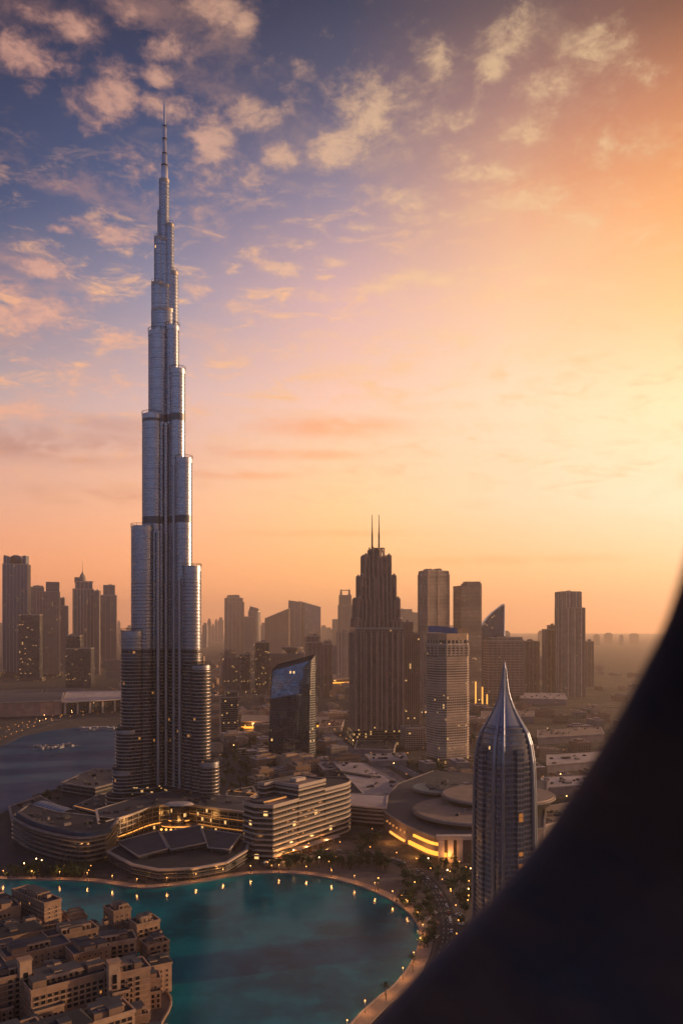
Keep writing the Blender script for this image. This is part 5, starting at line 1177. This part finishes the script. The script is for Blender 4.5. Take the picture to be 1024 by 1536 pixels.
def mid_proto(i):
    r = random.Random(i+300); T = bpy.data.objects.new('mid_rise', None); C.objects.link(T); w, dp, h = r.uniform(30, 48), r.uniform(24, 34), r.uniform(38, 92)
    mt, lm = r.choice([('balcony_wall', 'concrete'), ('grey_grid', 'concrete'), ('beige_grid', 'pale_stone'), ('dark_glass', 'bronze'), ('brown_stone', 'brick_brown')])
    m = MB(); o_ = rect(w, dp); m.prism(o_, 0, h, mt, None); m.ledges(o_, 4, h, 3.8 if i % 2 else 7.6, .8, 1.1, lm); m.fins(o_, 0, h, r.choice([9, 14, 20]), 1, 2, lm); m.build('wall', T)
    m = MB(); m.prism(offset(o_, .5), h-.5, h+1.4, lm, 'roof_grey'); m.prism(shift(rect(w*.45, dp*.5), r.uniform(-6, 6), 0), h+1.4, h+r.uniform(5, 12), lm, 'roof_grey'); m.box((w*.3, 0, h+3), (5, 5, 4), 'roof_grey'); m.build('roof', T); return T
mids = [mid_proto(i) for i in range(7)]; learn(None)
for (xr, yr, n, lab, grp) in (((300, 640), (978, 1018), 40, 'mid-rise block in the hazy jumble behind the front row of the middle skyline', 'mid-rise blocks in the middle skyline'), ((0, 210), (975, 1004), 16, 'mid-rise block low between the left skyscrapers', 'mid-rise blocks in the left skyline'), ((640, 860), (985, 1040), 18, 'mid-rise block half lost in the golden haze on the right', 'mid-rise blocks in the right haze')):
    k = tr = 0
    while k < n and tr < n*12:
        tr += 1; x, y = P(rnd.uniform(*xr), rnd.uniform(*yr))
        if not free(x, y, 20): continue
        spawn(rnd.randrange(7), mids, x, y, rnd.uniform(-.3, .6), rnd.uniform(.7, 1.15), lab, 'building', grp); k += 1; BLOCKED.append((x-20, x+20, y-20, y+20))
# --- trees
def tree_proto(i):
    r = random.Random(i+5); T = bpy.data.objects.new('tree', None); C.objects.link(T); h = r.uniform(7, 10)
    m = MB(); m.tube((0, 0, 0), (.2, 0, h*.45), .34, .22, 'bark', 6)
    for q in range(4): a = q*1.6+r.random(); m.tube((.15, 0, h*.38), (math.cos(a)*h*.22, math.sin(a)*h*.22, h*.66), .16, .07, 'bark', 5)
    m.build('trunk', T); m = MB()
    cl_ = [(r.gauss(0, h*.17), r.gauss(0, h*.17), h*(.62+r.gauss(0, .12)), r.uniform(.9, 1.7)) for _ in range(13)]
    for (cx_, cy_, cz_, cr) in cl_:
        for q in range(26):
            v = Vector((r.gauss(0, 1), r.gauss(0, 1), r.gauss(0, .8))).normalized()*cr*r.uniform(.5, 1.1); c0 = Vector((cx_, cy_, cz_))+v
            a_ = Vector((r.gauss(0, 1), r.gauss(0, 1), r.gauss(0, 1))).normalized()*.42; b2 = a_.cross(Vector((r.gauss(0, 1), r.gauss(0, 1), r.gauss(0, 1)))).normalized()*.3
            m.face([tuple(c0-a_), tuple(c0+b2), tuple(c0+a_), tuple(c0-b2)], 'foliage')
    m.build('crown', T); return T
def palm_proto(i):
    r = random.Random(i+50); T = bpy.data.objects.new('palm_tree', None); C.objects.link(T); h = 8+i*1.5
    m = MB(); m.tube((0, 0, 0), (.1, 0, h*.5), .3, .22, 'bark', 6); m.tube((.1, 0, h*.5), (.35, 0, h), .22, .18, 'bark', 6); m.build('trunk', T)
    m = MB()
    for q in range(16):
        a = q*2.4; p0 = Vector((.35, 0, h)); up = r.uniform(.1, 1.2)
        for s_ in range(4):
            f = (s_+1)/4; p1 = Vector((.35+math.cos(a)*3.2*f, math.sin(a)*3.2*f, h+up*math.sin(f*2.2)*1.3-f*f*1.4)); sd_ = Vector((-math.sin(a), math.cos(a), 0))*(.55*(1-.6*f))
            m.face([tuple(p0-sd_), tuple(p1-sd_), tuple(p1+sd_), tuple(p0+sd_)], 'foliage'); p0 = p1
    m.build('frond_crown', T); return T
trees = [tree_proto(i) for i in range(4)]; palms = [palm_proto(i) for i in range(2)]; learn(None)
def scatter(xr, yr, n, plist, lab, cat, grp, sc_=(.8, 1.3), r=3):
    k = tr = 0
    while k < n and tr < n*10:
        tr += 1; x, y = P(rnd.uniform(*xr), rnd.uniform(*yr))
        if not free(x, y, r): continue
        spawn(rnd.randrange(len(plist)), plist, x, y, rnd.uniform(0, 6), rnd.uniform(*sc_), lab, cat, grp, .2); k += 1
scatter((10, 170), (1296, 1320), 42, trees, 'dark bushy tree in the row above the left lake promenade', 'tree', 'trees above the left lake promenade')
scatter((385, 640), (1262, 1306), 60, trees, 'dark bushy tree in the gardens between the banded hotel and the lake', 'tree', 'trees in the hotel gardens', (.9, 1.6))
scatter((600, 720), (1290, 1440), 80, trees, 'dark bushy tree around the car park between the lake and the pointed tower', 'tree', 'trees around the car park')
scatter((20, 200), (1160, 1250), 70, trees, 'dark bushy tree on the terraces left of the supertall tower', 'tree', 'trees on the left terraces')
scatter((330, 520), (1095, 1200), 110, trees, 'dark bushy tree around the foot of the leaning glass tower', 'tree', 'trees by the leaning glass tower', (1, 1.8))
scatter((600, 720), (1150, 1180), 20, trees, 'dark bushy tree around the foot of the round-cornered hotel', 'tree', 'trees by the round-cornered hotel', (1, 1.8))
scatter((560, 1000), (1070, 1260), 44, trees, 'dark bushy tree along the roads of the hazy right district', 'tree', 'trees in the right district', (1.2, 2.2))
scatter((-10, 250), (1440, 1600), 24, palms, 'palm tree in a courtyard between the sand-coloured apartment blocks', 'palm tree', 'palms between the apartment blocks')
for i in range(3, len(prom)-6, 3):
    if i % 2: spawn((i//6) % 2, palms, *prom[i], i*1.3, 1, 'palm tree on the paved promenade along the teal lake', 'palm tree', 'palms along the lake promenade', 1.1)
# --- lamps
def lamp_proto():
    T = bpy.data.objects.new('street_lamp', None); C.objects.link(T)
    m = MB(); m.tube((0, 0, 0), (0, 0, 6.4), .12, .08, 'dark_metal', 6); m.tube((0, 0, 0), (0, 0, .6), .25, .2, 'dark_metal', 6); m.build('pole', T)
    m = MB(); m.lathe([(.05, 6.3), (.3, 6.5), (.36, 6.75), (.2, 7.0), (.02, 7.1)], 'lamp_glow', 8); m.build('lamp_head', T)
    ld = bpy.data.lights.new('lamp_light', 'POINT'); ld.energy = 2200; ld.color = (1, .42, .12); ld.shadow_soft_size = .5
    lo = bpy.data.objects.new('lamp_light', ld); C.objects.link(lo); lo.parent = T; lo.location = (0, 0, 5.9); return T
def lamp_plain(nm='street_lamp', mat='lamp_glow', hgt=9.0, r=.48):
    T = bpy.data.objects.new(nm, None); C.objects.link(T)
    m = MB(); m.tube((0, 0, 0), (0, 0, hgt), .16, .1, 'dark_metal', 5); m.build('pole', T)
    m = MB(); m.lathe([(.05, hgt-.1), (r, hgt+.2), (r, hgt+.7), (.05, hgt+1)], mat, 7); m.build('lamp_head', T); return T
lampA = [lamp_proto()]; lampB = [lamp_plain(), lamp_plain('street_lamp', 'lamp_white', 10), lamp_plain('street_lamp', 'lamp_soft', 7, .4), lamp_plain('street_lamp', 'lamp_strong', 12, .5), lamp_plain('street_lamp', 'lamp_soft', 5, .5)]; learn(None)
pin = outward(shore, 1.8); acc = 0; k = 0; last = Vector(pin[0])
for i in range(1, len(pin)):
    p, q = Vector(pin[i-1]), Vector(pin[i]); Ld = (q-p).length; s_ = 24-acc
    while s_ < Ld:
        v = p+(q-p)*(s_/Ld); spawn(0, lampA, v.x, v.y, 0, 1, 'lit street lamp on the promenade rim of the teal lake', 'street lamp', 'lamps around the teal lake', 1.1); s_ += 24; k += 1
    acc = (acc+Ld) % 24
def lamps_along(line, sp, off, lab, grp, kind=0):
    l_ = outward(line, off); acc = 0
    for p, q in zip(l_, l_[1:]):
        p, q = Vector(p), Vector(q); Ld = (q-p).length; s_ = sp-acc
        while s_ < Ld: v = p+(q-p)*(s_/Ld); spawn(rnd.choice([0, 2, 2, 4, 3]), lampB, v.x, v.y, 0, 1, lab, 'street lamp', grp, .2); s_ += sp
        acc = (acc+Ld) % sp
lamps_along(r_bay, 34, 12, 'lit street lamp on the main road beyond the bay', 'lamps on the main bay road')
lamps_along(r_bay, 40, -12, 'lit street lamp on the main road beyond the bay', 'lamps on the main bay road')
lamps_along(r_bay2, 34, 9, 'lit street lamp on the shore road of the bay', 'lamps on the bay shore road')
lamps_along(r_hw, 60, 15, 'lit street lamp beside the pale highway behind the mall', 'lamps on the highway')
lamps_along(r_hw3, 60, 12, 'lit street lamp on the cross road below the stepped twin-mast tower', 'lamps on the cross road')
lamps_along(r_far, 90, 17, 'lit street lamp on the far avenue', 'lamps on the far avenue')
lamps_along(r_pl, 30, 7, 'lit street lamp on the service road round the plaza', 'lamps round the plaza')
def lamp_scatter(xr, yr, n, lab, grp):
    k = tr = 0
    while k < n and tr < n*8:
        tr += 1; x, y = P(rnd.uniform(*xr), rnd.uniform(*yr))
        if not free(x, y, 2): continue
        spawn(rnd.choice([0, 1, 2, 2, 3, 4, 4]), lampB, x, y, 0, rnd.uniform(.7, 1.1), lab, 'street lamp', grp); k += 1
lamp_scatter((0, 240), (1020, 1060), 60, 'lit lamp in the streets beyond the bay', 'lamps in the streets beyond the bay')
lamp_scatter((330, 640), (1040, 1140), 70, 'lit lamp in the streets of the middle district', 'lamps in the middle district')
lamp_scatter((10, 380), (1225, 1316), 26, 'lit lamp in the grounds at the foot of the supertall tower', 'lamps at the foot of the supertall tower')
lamp_scatter((395, 720), (1255, 1400), 26, 'lit lamp in the gardens and car park beside the lake', 'lamps in the lakeside gardens')
lamp_scatter((660, 900), (1040, 1280), 24, 'lit lamp in the hazy right district', 'lamps in the right district')
lamp_scatter((-10, 250), (1430, 1600), 10, 'lit lamp in a courtyard of the sand-coloured apartment blocks', 'lamps between the apartment blocks')
# --- cars
def car_proto(mt):
    T = bpy.data.objects.new('parked_car', None); C.objects.link(T)
    m = MB(); sec = [(-2.2, .35), (-2.25, .8), (-1.7, .95), (1.1, .98), (2.2, .8), (2.25, .4)]
    m.face([(x, -.9, z) for x, z in reversed(sec)][::-1] and [(x, -.9, z) for x, z in sec[::-1]], mt); m.face([(x, .9, z) for x, z in sec], mt)
    for (a, za), (b2, zb2) in zip(sec, sec[1:]+sec[:1]): m.face([(a, -.9, za), (a, .9, za), (b2, .9, zb2), (b2, -.9, zb2)], mt)
    m.build('body', T); m = MB(); m.prism([(-1.6, -.82), (1.0, -.82), (1.0, .82), (-1.6, .82)], .95, 1.45, 'dark_void', mt, out1=[(-1.2, -.68), (.35, -.68), (.35, .68), (-1.2, .68)]); m.build('cabin', T)
    for x in (-1.4, 1.4):
        for y in (-.85, .85): m = MB(); m.tube((x, y-.1, .33), (x, y+.1, .33), .33, .33, 'dark_void', 10); m.build('wheel', T)
    return T
cars = [car_proto(c_) for c_ in ('car_white', 'car_black', 'car_silver', 'car_red')]; learn(None)
cp = [P(640, 1300), P(700, 1330), P(712, 1420), P(655, 1440), P(668, 1380)]
k = tr = 0; a_ = R(62); o0 = Vector(P(690, 1400))
for row in range(9):
    for q in range(26):
        v = o0+Vector((math.cos(a_), math.sin(a_)))*(q*3.1-45)+Vector((-math.sin(a_), math.cos(a_)))*(row*8.5-30)
        if not free(v.x, v.y, 2) or rnd.random() < .35: continue
        if not inside(v.x, v.y, [P(628, 1296), P(708, 1310), P(704, 1420), P(650, 1480), P(640, 1400)]): continue
        spawn(rnd.choice([0, 0, 1, 2, 2, 3]), cars, v.x, v.y, a_+math.pi/2*1, 1.0, 'car parked in a row in the car park between the lake and the pointed tower', 'car', 'cars in the lakeside car park', .57)
def cars_along(line, off, n, lab, grp, z, flip=0):
    l_ = outward(line, off)
    for q in range(n):
        i = rnd.randrange(len(l_)-1); p, r_ = Vector(l_[i]), Vector(l_[i+1]); v = p.lerp(r_, rnd.random()); t2 = r_-p
        spawn(rnd.choice([0, 0, 1, 2, 3]), cars, v.x, v.y, math.atan2(t2.y, t2.x)+flip, 1.0, lab, 'car', grp, z)
cars_along(r_hw, 6, 40, 'car driving on the pale highway behind the mall', 'cars on the highway', .82); cars_along(r_hw, -6, 40, 'car driving on the pale highway behind the mall', 'cars on the highway', .82, math.pi)
cars_along(r_hw2, 4, 26, 'car driving on the pale side highway past the round-cornered hotel', 'cars on the side highway', .82)
cars_along(r_pl, 2, 34, 'car on the service road round the plaza', 'cars round the plaza', .97)
cars_along(r_bay, 5, 16, 'car on the main road beyond the bay', 'cars on the bay road', .82)
# --- boats
def boat_proto(i):
    T = bpy.data.objects.new('motor_boat', None); C.objects.link(T); s_ = 1.0
    m = MB(); hull = [(-6, -1.9), (2, -2.1), (5, -1.3), (7.5, 0), (5, 1.3), (2, 2.1), (-6, 1.9)]; m.prism([(x*.85, y*.7) for x, y in hull], 0, 1.6, 'boat_white', 'roof_tan', out1=hull); m.build('hull', T)
    m = MB(); m.prism([(-3.5, -1.4), (1.5, -1.4), (2.5, 0), (1.5, 1.4), (-3.5, 1.4)], 1.6, 3.2, 'boat_white', 'boat_white'); m.box((-.5, 0, 2.5), (4.2, 2.9, .6), 'dark_void'); m.build('cabin', T); return T
boats = [boat_proto(0)]; learn(None)
for q in range(16):
    x, y = P(122+q*3.4+rnd.uniform(-1, 1), 1093.5+rnd.uniform(0, 3)); spawn(0, boats, x, y, rnd.uniform(-.3, .3), rnd.uniform(1.4, 2.2), 'white boat moored against the far shore of the bay', 'boat', 'boats at the far shore of the bay', .4)
for q in range(14):
    x, y = P(52+q*4.4+rnd.uniform(-1, 1), 1119+rnd.uniform(0, 6)-q*.2); spawn(0, boats, x, y, 1.5+rnd.uniform(-.3, .3), rnd.uniform(.9, 1.4), 'small boat moored at the marina pontoon in the bay', 'boat', 'boats at the marina pontoon', .4)
m = MB(); m.strip([P(40, 1122), P(75, 1118), P(122, 1119)], 5, .5, 1.3, 'concrete'); tag(m.build('pontoon'), 'floating marina pontoon with small boats in the bay', 'pontoon')

# prototypes that found no place are dropped
for o in list(C.objects):
    if o.type == 'EMPTY' and o.parent is None and 'label' not in o:
        for ch in list(o.children): bpy.data.objects.remove(ch)
        bpy.data.objects.remove(o)
